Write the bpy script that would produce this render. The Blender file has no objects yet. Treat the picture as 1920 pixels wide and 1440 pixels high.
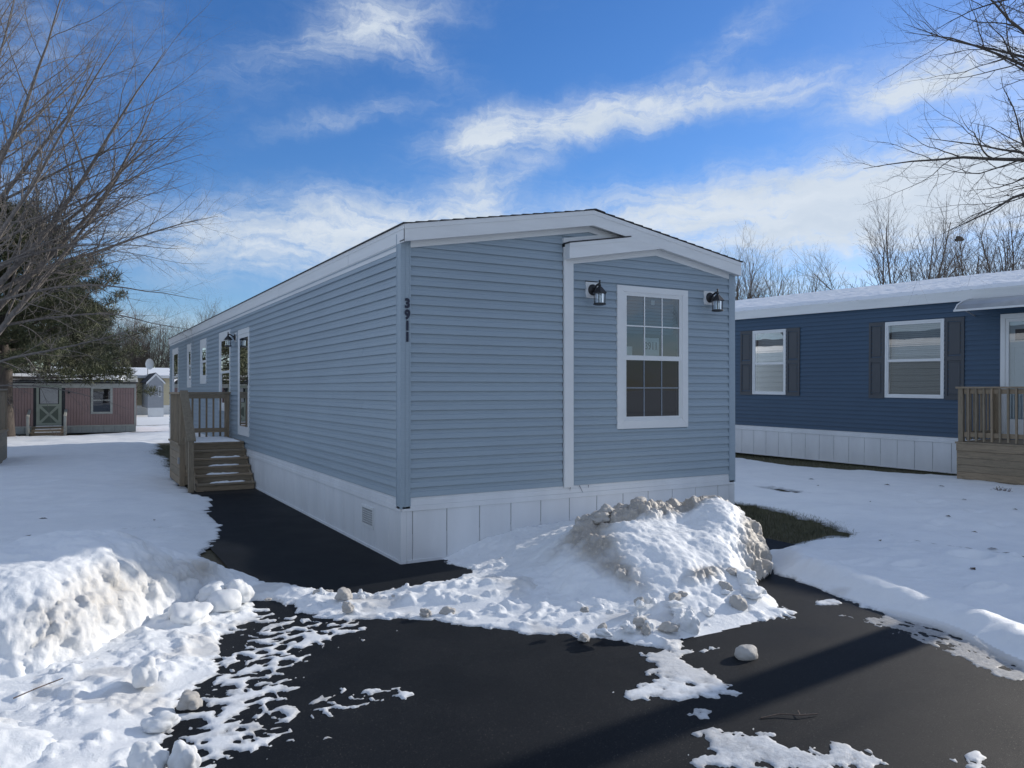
import bpy, bmesh, math, random
import numpy as np
from mathutils import Vector, Matrix
R = math.radians
scene = bpy.context.scene
col = scene.collection
random.seed(7)

# ------------------------------------------------------------------ camera
YAW = R(29.975)
cd = bpy.data.cameras.new('camera'); cam = bpy.data.objects.new('camera', cd); col.objects.link(cam)
cd.sensor_width = 36.0; cd.lens = 1448.0 / 1920 * 36.0
cd.clip_start = 0.05; cd.clip_end = 2000
cam.location = (-3.0374, -7.5771, 1.824)
cam.rotation_euler = (R(90.4027), 0, -YAW)
scene.camera = cam
# ------------------------------------------------------------------ light
SUN_AZ, SUN_EL = 83.5, 19.5
sl = bpy.data.lights.new('sun', 'SUN'); sun = bpy.data.objects.new('sun', sl); col.objects.link(sun)
sl.energy = 4.2; sl.angle = R(0.55); sl.color = (1.0, 0.93, 0.83)
_d = Vector((math.sin(R(SUN_AZ)) * math.cos(R(SUN_EL)), math.cos(R(SUN_AZ)) * math.cos(R(SUN_EL)), math.sin(R(SUN_EL))))
sun.rotation_euler = _d.to_track_quat('Z', 'Y').to_euler(); sun.location = (30, 5, 20)
scene.view_settings.view_transform = 'Standard'; scene.view_settings.look = 'None'
scene.view_settings.gamma = 1.0; scene.view_settings.use_curve_mapping = False
scene.view_settings.exposure = 0.0
scene.cycles.max_bounces = 8; scene.cycles.transparent_max_bounces = 12
scene.cycles.sample_clamp_indirect = 6.0
try: scene.cycles.use_denoising = True
except Exception: pass

world = bpy.data.worlds.new('World'); scene.world = world; world.use_nodes = True
def build_world():
    nt = world.node_tree; N = nt.nodes; L = nt.links
    bg = N['Background']
    def math_(op, a, b=None, clamp=False):
        n = N.new('ShaderNodeMath'); n.operation = op; n.use_clamp = clamp
        for i, v in enumerate((a, b)):
            if v is None: continue
            if isinstance(v, (int, float)): n.inputs[i].default_value = v
            else: L.new(v, n.inputs[i])
        return n.outputs[0]
    def vmath(op, a, b=None, out=0):
        n = N.new('ShaderNodeVectorMath'); n.operation = op
        for i, v in enumerate((a, b)):
            if v is None: continue
            if isinstance(v, tuple): n.inputs[i].default_value = v
            else: L.new(v, n.inputs[i])
        return n.outputs[out]
    sky = N.new('ShaderNodeTexSky'); sky.sky_type = 'NISHITA'; sky.sun_disc = False
    sky.sun_elevation = R(SUN_EL); sky.sun_rotation = R(SUN_AZ)
    sky.ozone_density = 3.0; sky.dust_density = 0.25; sky.air_density = 1.0
    hs = N.new('ShaderNodeHueSaturation'); hs.inputs['Saturation'].default_value = 1.22; hs.inputs['Value'].default_value = 1.08
    L.new(sky.outputs[0], hs.inputs['Color'])
    tint = N.new('ShaderNodeMixRGB'); tint.blend_type = 'MULTIPLY'; tint.inputs[0].default_value = 1.0; tint.inputs[2].default_value = (0.93, 1.02, 1.30, 1); L.new(hs.outputs[0], tint.inputs[1])
    tc = N.new('ShaderNodeTexCoord')
    rot = N.new('ShaderNodeVectorRotate'); rot.rotation_type = 'Z_AXIS'; rot.inputs['Angle'].default_value = YAW
    L.new(tc.outputs['Generated'], rot.inputs['Vector'])
    sep = N.new('ShaderNodeSeparateXYZ'); L.new(rot.outputs[0], sep.inputs[0])
    az = math_('MULTIPLY', math_('ARCTAN2', sep.outputs[0], sep.outputs[1]), 14.48)
    el = math_('MULTIPLY', math_('ARCSINE', sep.outputs[2]), 14.48)
    cb = N.new('ShaderNodeCombineXYZ'); L.new(az, cb.inputs[0]); L.new(el, cb.inputs[1])
    P0 = cb.outputs[0]
    def noise(vec, scale, detail, rough, dist=0.0, out=0):
        n = N.new('ShaderNodeTexNoise'); n.inputs['Scale'].default_value = scale; n.inputs['Detail'].default_value = detail
        n.inputs['Roughness'].default_value = rough; n.inputs['Distortion'].default_value = dist
        L.new(vec, n.inputs['Vector']); return n.outputs[out]
    w = noise(P0, 0.9, 6, 0.6, 0.0, 1)
    P = vmath('ADD', P0, vmath('MULTIPLY', vmath('SUBTRACT', w, (0.5, 0.5, 0.5)), (1.5, 0.8, 0)))
    def px(x, y):
        a = math.atan((x - 960) / 1448); e = math.atan((732 - y) / 1448 * math.cos(a))
        return a * 14.48, e * 14.48
    blobs = [(520, 450, 330, 72, 2, .95), (760, 420, 180, 60, -3, .5), (1250, 405, 330, 60, 5, .95), (1650, 385, 330, 66, 7, 1.1), (1900, 350, 240, 62, 4, .85),
             (1000, 238, 170, 40, 8, .80), (905, 255, 70, 36, 0, .42), (1250, 200, 230, 32, 6, .58), (1480, 180, 220, 28, 0, .50), (1700, 180, 110, 26, 10, .75),
             (650, 215, 150, 22, 14, .5), (620, 90, 170, 42, 20, .50), (720, 45, 120, 45, 0, .45), (790, 110, 100, 25, -20, .36), (1390, 70, 120, 32, 25, .42),
             (890, 335, 40, 70, -25, .55), (1000, 310, 120, 22, 35, .38), (60, 60, 260, 110, 0, .30), (1850, 110, 130, 55, 0, .62), (250, 610, 420, 26, 0, .55),
             (1600, 530, 500, 28, 3, .5)]
    cov = None
    for (x, y, rx, ry, ro, wt) in blobs:
        cx, cy = px(x, y)
        v = vmath('SUBTRACT', P, (cx, cy, 0))
        r = N.new('ShaderNodeVectorRotate'); r.rotation_type = 'Z_AXIS'; r.inputs['Angle'].default_value = -R(ro); L.new(v, r.inputs['Vector'])
        v = vmath('MULTIPLY', r.outputs[0], (100.0 / rx, 100.0 / ry, 0))
        d2 = vmath('DOT_PRODUCT', v, v, 1)
        g = math_('MULTIPLY', math_('POWER', 2.718, math_('MULTIPLY', d2, -0.8)), wt)
        cov = g if cov is None else math_('ADD', cov, g)
    # the same bank of cloud low in the sky all the way round, and denser unseen cloud beside and above, added for neutral fill light
    band = math_('POWER', 2.718, math_('MULTIPLY', math_('POWER', math_('DIVIDE', math_('SUBTRACT', el, 3.1), 1.0), 2.0), -1.0))
    out = math_('SUBTRACT', 1.0, math_('POWER', 2.718, math_('MULTIPLY', math_('POWER', math_('DIVIDE', az, 10.5), 8.0), -1.0)), True)
    out = math_('MAXIMUM', out, math_('SUBTRACT', 1.0, math_('POWER', 2.718, math_('MULTIPLY', math_('POWER', math_('DIVIDE', math_('ABSOLUTE', el), 8.3), 8.0), -1.0)), True))
    st0 = N.new('ShaderNodeMapping'); st0.inputs['Scale'].default_value = (0.16, 0.4, 1); L.new(P, st0.inputs['Vector'])
    big = noise(st0.outputs[0], 1.3, 4, 0.5)
    around = math_('MULTIPLY', out, math_('ADD', math_('MULTIPLY', band, 0.9), math_('MULTIPLY', math_('SUBTRACT', big, 0.30), 3.6)))
    cov = math_('ADD', cov, math_('MAXIMUM', around, 0.0))
    mp = N.new('ShaderNodeMapping'); mp.inputs['Scale'].default_value = (0.6, 3.2, 1); mp.inputs['Rotation'].default_value = (0, 0, R(-12)); L.new(P, mp.inputs['Vector'])
    st = noise(mp.outputs[0], 1.0, 10, 0.68, 0.9)
    fine = noise(P, 3.0, 8, 0.65, 0.5)
    k = math_('ADD', math_('MULTIPLY', math_('SUBTRACT', st, 0.16), 2.1), math_('MULTIPLY', math_('SUBTRACT', fine, 0.2), 0.9))
    a = math_('MULTIPLY', cov, math_('MULTIPLY', k, 0.92))
    mr = N.new('ShaderNodeMapRange'); mr.interpolation_type = 'SMOOTHSTEP'; L.new(a, mr.inputs[0]); mr.inputs[1].default_value = 0.06; mr.inputs[2].default_value = 1.3; mr.inputs[4].default_value = 0.95
    shade = noise(mp.outputs[0], 0.8, 5, 0.55)
    cr = N.new('ShaderNodeMixRGB'); L.new(shade, cr.inputs[0])
    cr.inputs[1].default_value = (5.0, 6.0, 7.3, 1); cr.inputs[2].default_value = (8.4, 8.9, 9.4, 1)
    mix = N.new('ShaderNodeMixRGB'); L.new(mr.outputs[0], mix.inputs[0]); L.new(tint.outputs[0], mix.inputs[1]); L.new(cr.outputs[0], mix.inputs[2])
    L.new(mix.outputs[0], bg.inputs[0]); bg.inputs[1].default_value = 0.1
build_world()

# ------------------------------------------------------------------ helpers
def tag(o, label=None, cat=None, group=None, kind=None):
    if label: o['label'] = label
    if cat: o['category'] = cat
    if group: o['group'] = group
    if kind: o['kind'] = kind
    return o
def empty(name, loc=(0, 0, 0), rot=(0, 0, 0), label=None, cat=None, group=None):
    o = bpy.data.objects.new(name, None); col.objects.link(o); o.location = loc; o.rotation_euler = rot
    o.empty_display_size = 0.2
    return tag(o, label, cat, group)
class MB:
    def __init__(s): s.v = []; s.f = []
    def add(s, vs, fs):
        n = len(s.v); s.v += [tuple(p) for p in vs]; s.f += [tuple(i + n for i in f) for f in fs]; return s
    def box(s, x0, x1, y0, y1, z0, z1):
        if x0 > x1: x0, x1 = x1, x0
        if y0 > y1: y0, y1 = y1, y0
        if z0 > z1: z0, z1 = z1, z0
        return s.add([(x0, y0, z0), (x1, y0, z0), (x1, y1, z0), (x0, y1, z0), (x0, y0, z1), (x1, y0, z1), (x1, y1, z1), (x0, y1, z1)],
                     [(0, 3, 2, 1), (4, 5, 6, 7), (0, 1, 5, 4), (1, 2, 6, 5), (2, 3, 7, 6), (3, 0, 4, 7)])
    def prism(s, pts, off):
        n = len(pts); o = Vector(off); q = [tuple(Vector(p) + o) for p in pts]
        return s.add(list(pts) + q, [tuple(range(n))[::-1], tuple(range(n, 2 * n))] + [(i, (i + 1) % n, n + (i + 1) % n, n + i) for i in range(n)])
    def tube(s, p0, p1, r0, r1, n=8, cap=True):
        p0 = Vector(p0); p1 = Vector(p1); d = (p1 - p0).normalized()
        a = d.orthogonal().normalized(); b = d.cross(a)
        vs = [p0 + (a * math.cos(2 * math.pi * i / n) + b * math.sin(2 * math.pi * i / n)) * r0 for i in range(n)] + \
             [p1 + (a * math.cos(2 * math.pi * i / n) + b * math.sin(2 * math.pi * i / n)) * r1 for i in range(n)]
        fs = [(i, (i + 1) % n, n + (i + 1) % n, n + i) for i in range(n)]
        if cap: fs += [tuple(range(n))[::-1], tuple(range(n, 2 * n))]
        return s.add(vs, fs)
    def lathe(s, c, prof, n=16):
        c = Vector(c); vs = []; fs = []
        for (r, z) in prof: vs += [c + Vector((r * math.cos(2 * math.pi * i / n), r * math.sin(2 * math.pi * i / n), z)) for i in range(n)]
        for k in range(len(prof) - 1): fs += [(k * n + i, k * n + (i + 1) % n, (k + 1) * n + (i + 1) % n, (k + 1) * n + i) for i in range(n)]
        return s.add(vs, fs)
    def mesh(s, name, mat=None, smooth=False):
        me = bpy.data.meshes.new(name); me.from_pydata(s.v, [], s.f); me.update()
        if mat: me.materials.append(mat)
        if smooth: me.polygons.foreach_set('use_smooth', [True] * len(me.polygons))
        return me
    def build(s, name, mat, parent=None, smooth=False, bevel=0):
        o = bpy.data.objects.new(name, s.mesh(name, mat, smooth)); col.objects.link(o)
        if parent: o.parent = parent
        if bevel:
            b = o.modifiers.new('b', 'BEVEL'); b.width = bevel; b.segments = 1; b.limit_method = 'ANGLE'
        return o
def np_mesh(name, V, F, mat, parent=None, smooth=True):
    me = bpy.data.meshes.new(name)
    V = np.asarray(V, np.float32); F = np.asarray(F, np.int32); k = F.shape[1]
    me.vertices.add(len(V)); me.vertices.foreach_set('co', V.ravel())
    me.loops.add(F.size); me.loops.foreach_set('vertex_index', F.ravel())
    me.polygons.add(len(F)); me.polygons.foreach_set('loop_start', np.arange(0, F.size, k, dtype=np.int32))
    me.polygons.foreach_set('loop_total', np.full(len(F), k, np.int32))
    me.polygons.foreach_set('use_smooth', np.full(len(F), smooth)); me.update(calc_edges=True); me.validate()
    if mat: me.materials.append(mat)
    o = bpy.data.objects.new(name, me); col.objects.link(o)
    if parent: o.parent = parent
    return o
def copy_tree(o, parent=None):
    c = o.copy(); col.objects.link(c); c.parent = parent
    for ch in list(o.children): copy_tree(ch, c)
    return c

# ------------------------------------------------------------------ materials
def new_mat(name):
    m = bpy.data.materials.new(name); m.use_nodes = True
    nt = m.node_tree; b = nt.nodes['Principled BSDF']; return m, nt, b
def node(nt, t, **kw):
    n = nt.nodes.new(t)
    for k, v in kw.items():
        if k.startswith('_'): setattr(n, k[1:], v)
        else: n.inputs[k.replace('__', ' ')].default_value = v
    return n
def coords(nt, scale=(1, 1, 1), kind='Object'):
    tc = nt.nodes.new('ShaderNodeTexCoord'); mp = nt.nodes.new('ShaderNodeMapping'); mp.inputs['Scale'].default_value = scale
    nt.links.new(tc.outputs[kind], mp.inputs[0]); return mp.outputs[0]
def ramp(nt, fac, stops):
    r = nt.nodes.new('ShaderNodeValToRGB'); e = r.color_ramp.elements
    while len(e) > 1: e.remove(e[-1])
    e[0].position = stops[0][0]; e[0].color = stops[0][1] + (1,)
    for p, c in stops[1:]:
        x = e.new(p); x.color = c + (1,)
    nt.links.new(fac, r.inputs[0]); return r.outputs[0]
def bump(nt, b, height, strength, dist=0.01):
    n = nt.nodes.new('ShaderNodeBump'); n.inputs['Strength'].default_value = strength; n.inputs['Distance'].default_value = dist
    nt.links.new(height, n.inputs['Height']); nt.links.new(n.outputs[0], b.inputs['Normal']); return n
def mixc(nt, fac, a, b_, mode='MIX'):
    m = nt.nodes.new('ShaderNodeMixRGB'); m.blend_type = mode
    for i, v in ((0, fac), (1, a), (2, b_)):
        if isinstance(v, (int, float)): m.inputs[i].default_value = v
        elif isinstance(v, tuple): m.inputs[i].default_value = v + (1,) if len(v) == 3 else v
        else: nt.links.new(v, m.inputs[i])
    return m.outputs[0]
def tinted(name, c, var=0.06, rough=0.5, scale=(3, 3, 3), nscale=2.0, bs=0.0, bscale=(1, 1, 1), bn=60, spec=0.5, kind='Object'):
    m, nt, b = new_mat(name)
    v = coords(nt, scale, kind)
    n = node(nt, 'ShaderNodeTexNoise', Scale=nscale, Detail=6.0, Roughness=0.6); nt.links.new(v, n.inputs['Vector'])
    lo = tuple(x * (1 - var) for x in c); hi = tuple(min(1, x * (1 + var)) for x in c)
    nt.links.new(ramp(nt, n.outputs[0], [(0.3, lo), (0.7, hi)]), b.inputs['Base Color'])
    b.inputs['Roughness'].default_value = rough; b.inputs['Specular IOR Level'].default_value = spec
    if bs:
        v2 = coords(nt, bscale, kind); n2 = node(nt, 'ShaderNodeTexNoise', Scale=float(bn), Detail=4.0); nt.links.new(v2, n2.inputs['Vector'])
        bump(nt, b, n2.outputs[0], bs, 0.002)
    return m
def siding_mat(name, c, axis):
    # vinyl with embossed grain running along the course; faint dust, each course a hair different
    m, nt, b = new_mat(name)
    sc = (1, 22, 22) if axis == 'x' else (22, 1, 22)
    v = coords(nt, sc); n = node(nt, 'ShaderNodeTexNoise', Scale=9.0, Detail=5.0, Roughness=0.65); nt.links.new(v, n.inputs['Vector'])
    v2 = coords(nt, (0.5, 0.5, 0.9)); n2 = node(nt, 'ShaderNodeTexNoise', Scale=1.6, Detail=5.0); nt.links.new(v2, n2.inputs['Vector'])
    oi = nt.nodes.new('ShaderNodeObjectInfo')
    base = ramp(nt, n.outputs[0], [(0.3, tuple(x * .93 for x in c)), (0.7, tuple(x * 1.05 for x in c))])
    base = mixc(nt, 1.0, base, ramp(nt, n2.outputs[0], [(0.3, (.93, .93, .94)), (0.7, (1, 1, 1))]), 'MULTIPLY')
    base = mixc(nt, 1.0, base, ramp(nt, oi.outputs['Random'], [(0, (.965, .965, .965)), (1, (1, 1, 1))]), 'MULTIPLY')
    nt.links.new(base, b.inputs['Base Color']); b.inputs['Roughness'].default_value = 0.42; b.inputs['Specular IOR Level'].default_value = 0.45
    v3 = coords(nt, (0.7, 0.7, 3)); n3 = node(nt, 'ShaderNodeTexNoise', Scale=2.2, Detail=2.0); nt.links.new(v3, n3.inputs['Vector'])
    ad = nt.nodes.new('ShaderNodeMath'); ad.operation = 'MULTIPLY_ADD'; nt.links.new(n3.outputs[0], ad.inputs[0]); ad.inputs[1].default_value = 6.0; nt.links.new(n.outputs[0], ad.inputs[2])
    bump(nt, b, ad.outputs[0], 0.35, 0.0015)
    return m
def wood_mat(name, c, axis):
    m, nt, b = new_mat(name)
    sc = {'x': (1.2, 14, 14), 'y': (14, 1.2, 14), 'z': (14, 14, 1.2)}[axis]
    tc = nt.nodes.new('ShaderNodeTexCoord'); oi = nt.nodes.new('ShaderNodeObjectInfo')
    add = nt.nodes.new('ShaderNodeVectorMath'); add.operation = 'ADD'
    mul = nt.nodes.new('ShaderNodeVectorMath'); mul.operation = 'SCALE'; mul.inputs[0].default_value = (17, 9, 23); nt.links.new(oi.outputs['Random'], mul.inputs['Scale'])
    nt.links.new(tc.outputs['Object'], add.inputs[0]); nt.links.new(mul.outputs[0], add.inputs[1])
    mp = nt.nodes.new('ShaderNodeMapping'); mp.inputs['Scale'].default_value = sc; nt.links.new(add.outputs[0], mp.inputs[0])
    n = node(nt, 'ShaderNodeTexNoise', Scale=2.4, Detail=8.0, Roughness=0.62, Distortion=1.6); nt.links.new(mp.outputs[0], n.inputs['Vector'])
    base = ramp(nt, n.outputs[0], [(0.25, tuple(x * .55 for x in c)), (0.5, c), (0.75, tuple(x * 1.3 for x in c))])
    k = node(nt, 'ShaderNodeTexVoronoi', Scale=2.3); nt.links.new(add.outputs[0], k.inputs['Vector'])
    knot = ramp(nt, k.outputs['Distance'], [(0.02, (.25, .2, .17)), (0.07, (1, 1, 1))])
    base = mixc(nt, 0.8, base, knot, 'MULTIPLY')
    base = mixc(nt, 1.0, base, ramp(nt, oi.outputs['Random'], [(0, (.78, .8, .8)), (1, (1.05, 1.0, .95))]), 'MULTIPLY')
    nt.links.new(base, b.inputs['Base Color']); b.inputs['Roughness'].default_value = 0.75
    bump(nt, b, n.outputs[0], 0.5, 0.003)
    return m
M = {}
SID = (.318, .395, .458)
M['siding_x'] = siding_mat('blue_grey_siding_front', SID, 'x')
M['siding_y'] = siding_mat('blue_grey_siding_side', SID, 'y')
M['siding_post'] = siding_mat('blue_grey_corner', SID, 'x')
M['navy'] = siding_mat('navy_siding', (.046, .092, .155), 'y')
M['navy_x'] = siding_mat('navy_siding_end', (.046, .092, .155), 'x')
M['white'] = tinted('white_vinyl', (.70, .72, .73), .04, .42, (2, 2, 2), 1.5, .12, (1, 1, 1), 35)
M['white_x'] = tinted('white_fascia', (.72, .74, .75), .05, .45, (.6, 6, 6), 2.0, .25, (.5, 30, 30), 6)
M['white_y'] = tinted('white_fascia_side', (.72, .74, .75), .05, .45, (6, .6, 6), 2.0, .25, (30, .5, 30), 6)
M['soffit'] = tinted('soffit_white', (.58, .60, .60), .05, .55)
M['skirt'] = tinted('white_skirting', (.70, .72, .745), .07, .4, (1.6, 1.6, .5), 1.4, .05, (1, 1, 1), 20)
M['seam'] = tinted('seam_grey', (.46, .475, .495), .05, .7)
M['shingle'] = tinted('dark_shingle', (.045, .045, .05), .4, .9, (20, 20, 20), 6)
M['black'] = tinted('black_painted_metal', (.012, .013, .017), .2, .38)
M['wood_x'] = wood_mat('treated_wood_x', (.275, .222, .158), 'x')
M['wood_y'] = wood_mat('treated_wood_y', (.275, .222, .158), 'y')
M['wood_z'] = wood_mat('treated_wood_z', (.275, .222, .158), 'z')
M['char'] = tinted('charcoal_shutter', (.060, .068, .080), .08, .5, (20, 20, 1), 3)
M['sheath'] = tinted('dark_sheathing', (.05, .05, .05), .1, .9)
M['room'] = tinted('room_lining', (.10, .10, .105), .1, .9)
M['blind'] = tinted('white_blind', (.62, .65, .64), .05, .6)
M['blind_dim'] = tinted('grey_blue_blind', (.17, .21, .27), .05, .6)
M['screen'] = tinted('insect_screen', (.02, .022, .025), .1, .8)
M['paper'] = tinted('white_paper', (.72, .78, .76), .03, .7)
M['ink'] = tinted('dark_ink', (.02, .025, .05), .05, .7)
M['vent'] = tinted('vent_dark', (.03, .035, .04), .2, .7)
M['steel'] = tinted('grey_metal', (.35, .36, .37), .1, .35)
def glass_mat(name, tint, boost, k=1.7):
    m = bpy.data.materials.new(name); m.use_nodes = True; nt = m.node_tree; nt.nodes.remove(nt.nodes['Principled BSDF'])
    out = nt.nodes['Material Output']; fr = node(nt, 'ShaderNodeFresnel', IOR=1.52)
    ma = nt.nodes.new('ShaderNodeMath'); ma.operation = 'MULTIPLY_ADD'; ma.use_clamp = True; nt.links.new(fr.outputs[0], ma.inputs[0]); ma.inputs[1].default_value = k; ma.inputs[2].default_value = boost
    t = node(nt, 'ShaderNodeBsdfTransparent', Color=tint + (1,)); g = node(nt, 'ShaderNodeBsdfGlossy', Roughness=0.0, Color=(.95, .97, 1, 1))
    v = coords(nt, (1, 1, 1)); n = node(nt, 'ShaderNodeTexNoise', Scale=1.7, Detail=1.0); nt.links.new(v, n.inputs['Vector'])
    bp = nt.nodes.new('ShaderNodeBump'); bp.inputs['Strength'].default_value = .25; bp.inputs['Distance'].default_value = .004; nt.links.new(n.outputs[0], bp.inputs['Height']); nt.links.new(bp.outputs[0], g.inputs['Normal'])
    mx = nt.nodes.new('ShaderNodeMixShader'); nt.links.new(ma.outputs[0], mx.inputs[0]); nt.links.new(t.outputs[0], mx.inputs[1]); nt.links.new(g.outputs[0], mx.inputs[2])
    nt.links.new(mx.outputs[0], out.inputs[0]); return m
M['glass'] = glass_mat('window_glass', (.62, .68, .72), .07)
M['glass_low'] = glass_mat('screened_glass', (.22, .26, .28), .015)
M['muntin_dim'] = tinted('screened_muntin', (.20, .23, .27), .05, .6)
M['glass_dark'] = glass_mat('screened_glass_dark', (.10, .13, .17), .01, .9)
M['lampglass'] = glass_mat('lamp_glass', (.9, .93, .95), .10)

def snow_mat(name, dirt_default=0.0, grain=1.0):
    m, nt, b = new_mat(name)
    v = coords(nt, (1, 1, 1))
    n1 = node(nt, 'ShaderNodeTexNoise', Scale=3.0, Detail=8.0, Roughness=0.65); nt.links.new(v, n1.inputs['Vector'])
    n2 = node(nt, 'ShaderNodeTexNoise', Scale=34.0, Detail=6.0, Roughness=0.7); nt.links.new(v, n2.inputs['Vector'])
    n3 = node(nt, 'ShaderNodeTexNoise', Scale=170.0, Detail=3.0, Roughness=0.6); nt.links.new(v, n3.inputs['Vector'])
    at = node(nt, 'ShaderNodeAttribute', _attribute_name='dirt')
    clean = ramp(nt, n1.outputs[0], [(0.3, (.80, .83, .86)), (0.7, (.88, .90, .92))])
    dirt = ramp(nt, n2.outputs[0], [(0.3, (.22, .195, .17)), (0.5, (.42, .385, .34)), (0.7, (.60, .565, .51))])
    f = nt.nodes.new('ShaderNodeMath'); f.operation = 'MULTIPLY'; f.use_clamp = True
    f2 = nt.nodes.new('ShaderNodeMapRange'); nt.links.new(n2.outputs[0], f2.inputs[0]); f2.inputs[1].default_value = .25; f2.inputs[2].default_value = .65; f2.inputs[3].default_value = .55; f2.inputs[4].default_value = 1.25
    ad = nt.nodes.new('ShaderNodeMath'); ad.operation = 'ADD'; nt.links.new(at.outputs['Fac'], ad.inputs[0]); ad.inputs[1].default_value = dirt_default
    nt.links.new(ad.outputs[0], f.inputs[0]); nt.links.new(f2.outputs[0], f.inputs[1])
    c = mixc(nt, f.outputs[0], clean, dirt)
    # grit specks
    sp = node(nt, 'ShaderNodeTexVoronoi', Scale=28.0); nt.links.new(v, sp.inputs['Vector'])
    spk = ramp(nt, sp.outputs['Distance'], [(0.02, (.12, .10, .08)), (0.06, (1, 1, 1))])
    sm = nt.nodes.new('ShaderNodeMath'); sm.operation = 'MULTIPLY'; nt.links.new(f.outputs[0], sm.inputs[0]); sm.inputs[1].default_value = 0.7
    c = mixc(nt, sm.outputs[0], c, mixc(nt, 1.0, c, spk, 'MULTIPLY'))
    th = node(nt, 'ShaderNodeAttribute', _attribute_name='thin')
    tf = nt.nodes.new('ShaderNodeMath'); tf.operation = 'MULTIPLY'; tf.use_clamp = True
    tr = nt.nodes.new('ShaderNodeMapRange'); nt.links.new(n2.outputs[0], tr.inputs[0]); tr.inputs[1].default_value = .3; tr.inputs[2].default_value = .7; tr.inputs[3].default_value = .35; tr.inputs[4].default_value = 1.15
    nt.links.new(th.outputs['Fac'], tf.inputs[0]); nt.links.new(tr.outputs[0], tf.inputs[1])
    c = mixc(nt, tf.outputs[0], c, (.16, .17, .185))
    nt.links.new(c, b.inputs['Base Color'])
    b.inputs['Roughness'].default_value = 0.55; b.inputs['Specular IOR Level'].default_value = 0.35
    b.inputs['Subsurface Weight'].default_value = 0.0
    s = nt.nodes.new('ShaderNodeMath'); s.operation = 'MULTIPLY_ADD'; nt.links.new(n3.outputs[0], s.inputs[0]); s.inputs[1].default_value = 0.35; nt.links.new(n2.outputs[0], s.inputs[2])
    bump(nt, b, s.outputs[0], 0.55 * grain, 0.012)
    return m
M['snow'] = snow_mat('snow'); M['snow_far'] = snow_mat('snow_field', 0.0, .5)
def asphalt_mat():
    m, nt, b = new_mat('sealed_asphalt')
    v = coords(nt, (1, 1, 1))
    n = node(nt, 'ShaderNodeTexNoise', Scale=240.0, Detail=3.0, Roughness=0.7); nt.links.new(v, n.inputs['Vector'])
    n2 = node(nt, 'ShaderNodeTexNoise', Scale=1.3, Detail=6.0, Roughness=0.6); nt.links.new(v, n2.inputs['Vector'])
    sp = node(nt, 'ShaderNodeTexVoronoi', Scale=210.0, _feature='F1'); nt.links.new(v, sp.inputs['Vector'])
    c = ramp(nt, n.outputs[0], [(0.35, (.0022, .0040, .0072)), (0.7, (.011, .0135, .0175))])
    stone = ramp(nt, sp.outputs['Color'], [(0.0, (.0, .0, .0)), (0.80, (.0, .0, .0)), (0.90, (.022, .021, .020)), (0.97, (.07, .066, .06))])
    c = mixc(nt, 1.0, c, stone, 'ADD')
    c = mixc(nt, 1.0, c, ramp(nt, n2.outputs[0], [(0.3, (.5, .55, .6)), (0.5, (1, 1, 1)), (0.72, (1.9, 1.75, 1.6))]), 'MULTIPLY')
    at = node(nt, 'ShaderNodeAttribute', _attribute_name='worn')
    old = ramp(nt, n.outputs[0], [(0.3, (.016, .015, .014)), (0.7, (.06, .055, .05))])
    c = mixc(nt, at.outputs['Fac'], c, old)
    nt.links.new(c, b.inputs['Base Color'])
    r = nt.nodes.new('ShaderNodeMapRange'); nt.links.new(n2.outputs[0], r.inputs[0]); r.inputs[3].default_value = .42; r.inputs[4].default_value = .85; nt.links.new(r.outputs[0], b.inputs['Roughness'])
    b.inputs['Specular IOR Level'].default_value = 0.13
    bump(nt, b, n.outputs[0], 0.6, 0.004)
    return m
M['asphalt'] = asphalt_mat()
def grass_mat():
    m, nt, b = new_mat('winter_lawn')
    v = coords(nt, (1, 1, 1)); n = node(nt, 'ShaderNodeTexNoise', Scale=1.4, Detail=8.0, Roughness=0.7); nt.links.new(v, n.inputs['Vector'])
    n2 = node(nt, 'ShaderNodeTexNoise', Scale=60.0, Detail=5.0, Roughness=0.7); nt.links.new(v, n2.inputs['Vector'])
    c = ramp(nt, n.outputs[0], [(0.35, (.075, .085, .048)), (0.5, (.11, .10, .065)), (0.65, (.13, .105, .075))])
    c = mixc(nt, 1.0, c, ramp(nt, n2.outputs[0], [(0.3, (.5, .5, .5)), (0.7, (1.4, 1.4, 1.3))]), 'MULTIPLY')
    nt.links.new(c, b.inputs['Base Color']); b.inputs['Roughness'].default_value = 0.9; bump(nt, b, n2.outputs[0], 1.0, 0.02)
    return m
M['lawn'] = grass_mat()
M['blade'] = tinted('grass_blade', (.12, .118, .07), .4, .8, (2, 2, 2), 3)
def bark_mat(name, c, scale=6):
    m, nt, b = new_mat(name); v = coords(nt, (3, 3, .8)); n = node(nt, 'ShaderNodeTexNoise', Scale=float(scale), Detail=6.0, Roughness=0.7, Distortion=.6); nt.links.new(v, n.inputs['Vector'])
    nt.links.new(ramp(nt, n.outputs[0], [(0.3, tuple(x * .55 for x in c)), (0.65, tuple(x * 1.25 for x in c))]), b.inputs['Base Color'])
    b.inputs['Roughness'].default_value = .85; bump(nt, b, n.outputs[0], .8, .02); return m
M['bark'] = bark_mat('grey_bark', (.185, .165, .150)); M['bark_dark'] = bark_mat('dark_bark', (.085, .072, .06))
M['bark_pine'] = bark_mat('pine_bark', (.062, .05, .042), 4); M['twig'] = bark_mat('twig_bark', (.13, .095, .08)); M['bark_far'] = bark_mat('far_bark', (.135, .112, .095))
M['needle'] = tinted('pine_needles', (.055, .062, .026), .45, .7, (1, 1, 1), 1.2)
M['needle2'] = tinted('cedar_needles', (.035, .045, .022), .4, .7, (1, 1, 1), 1.2)

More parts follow.
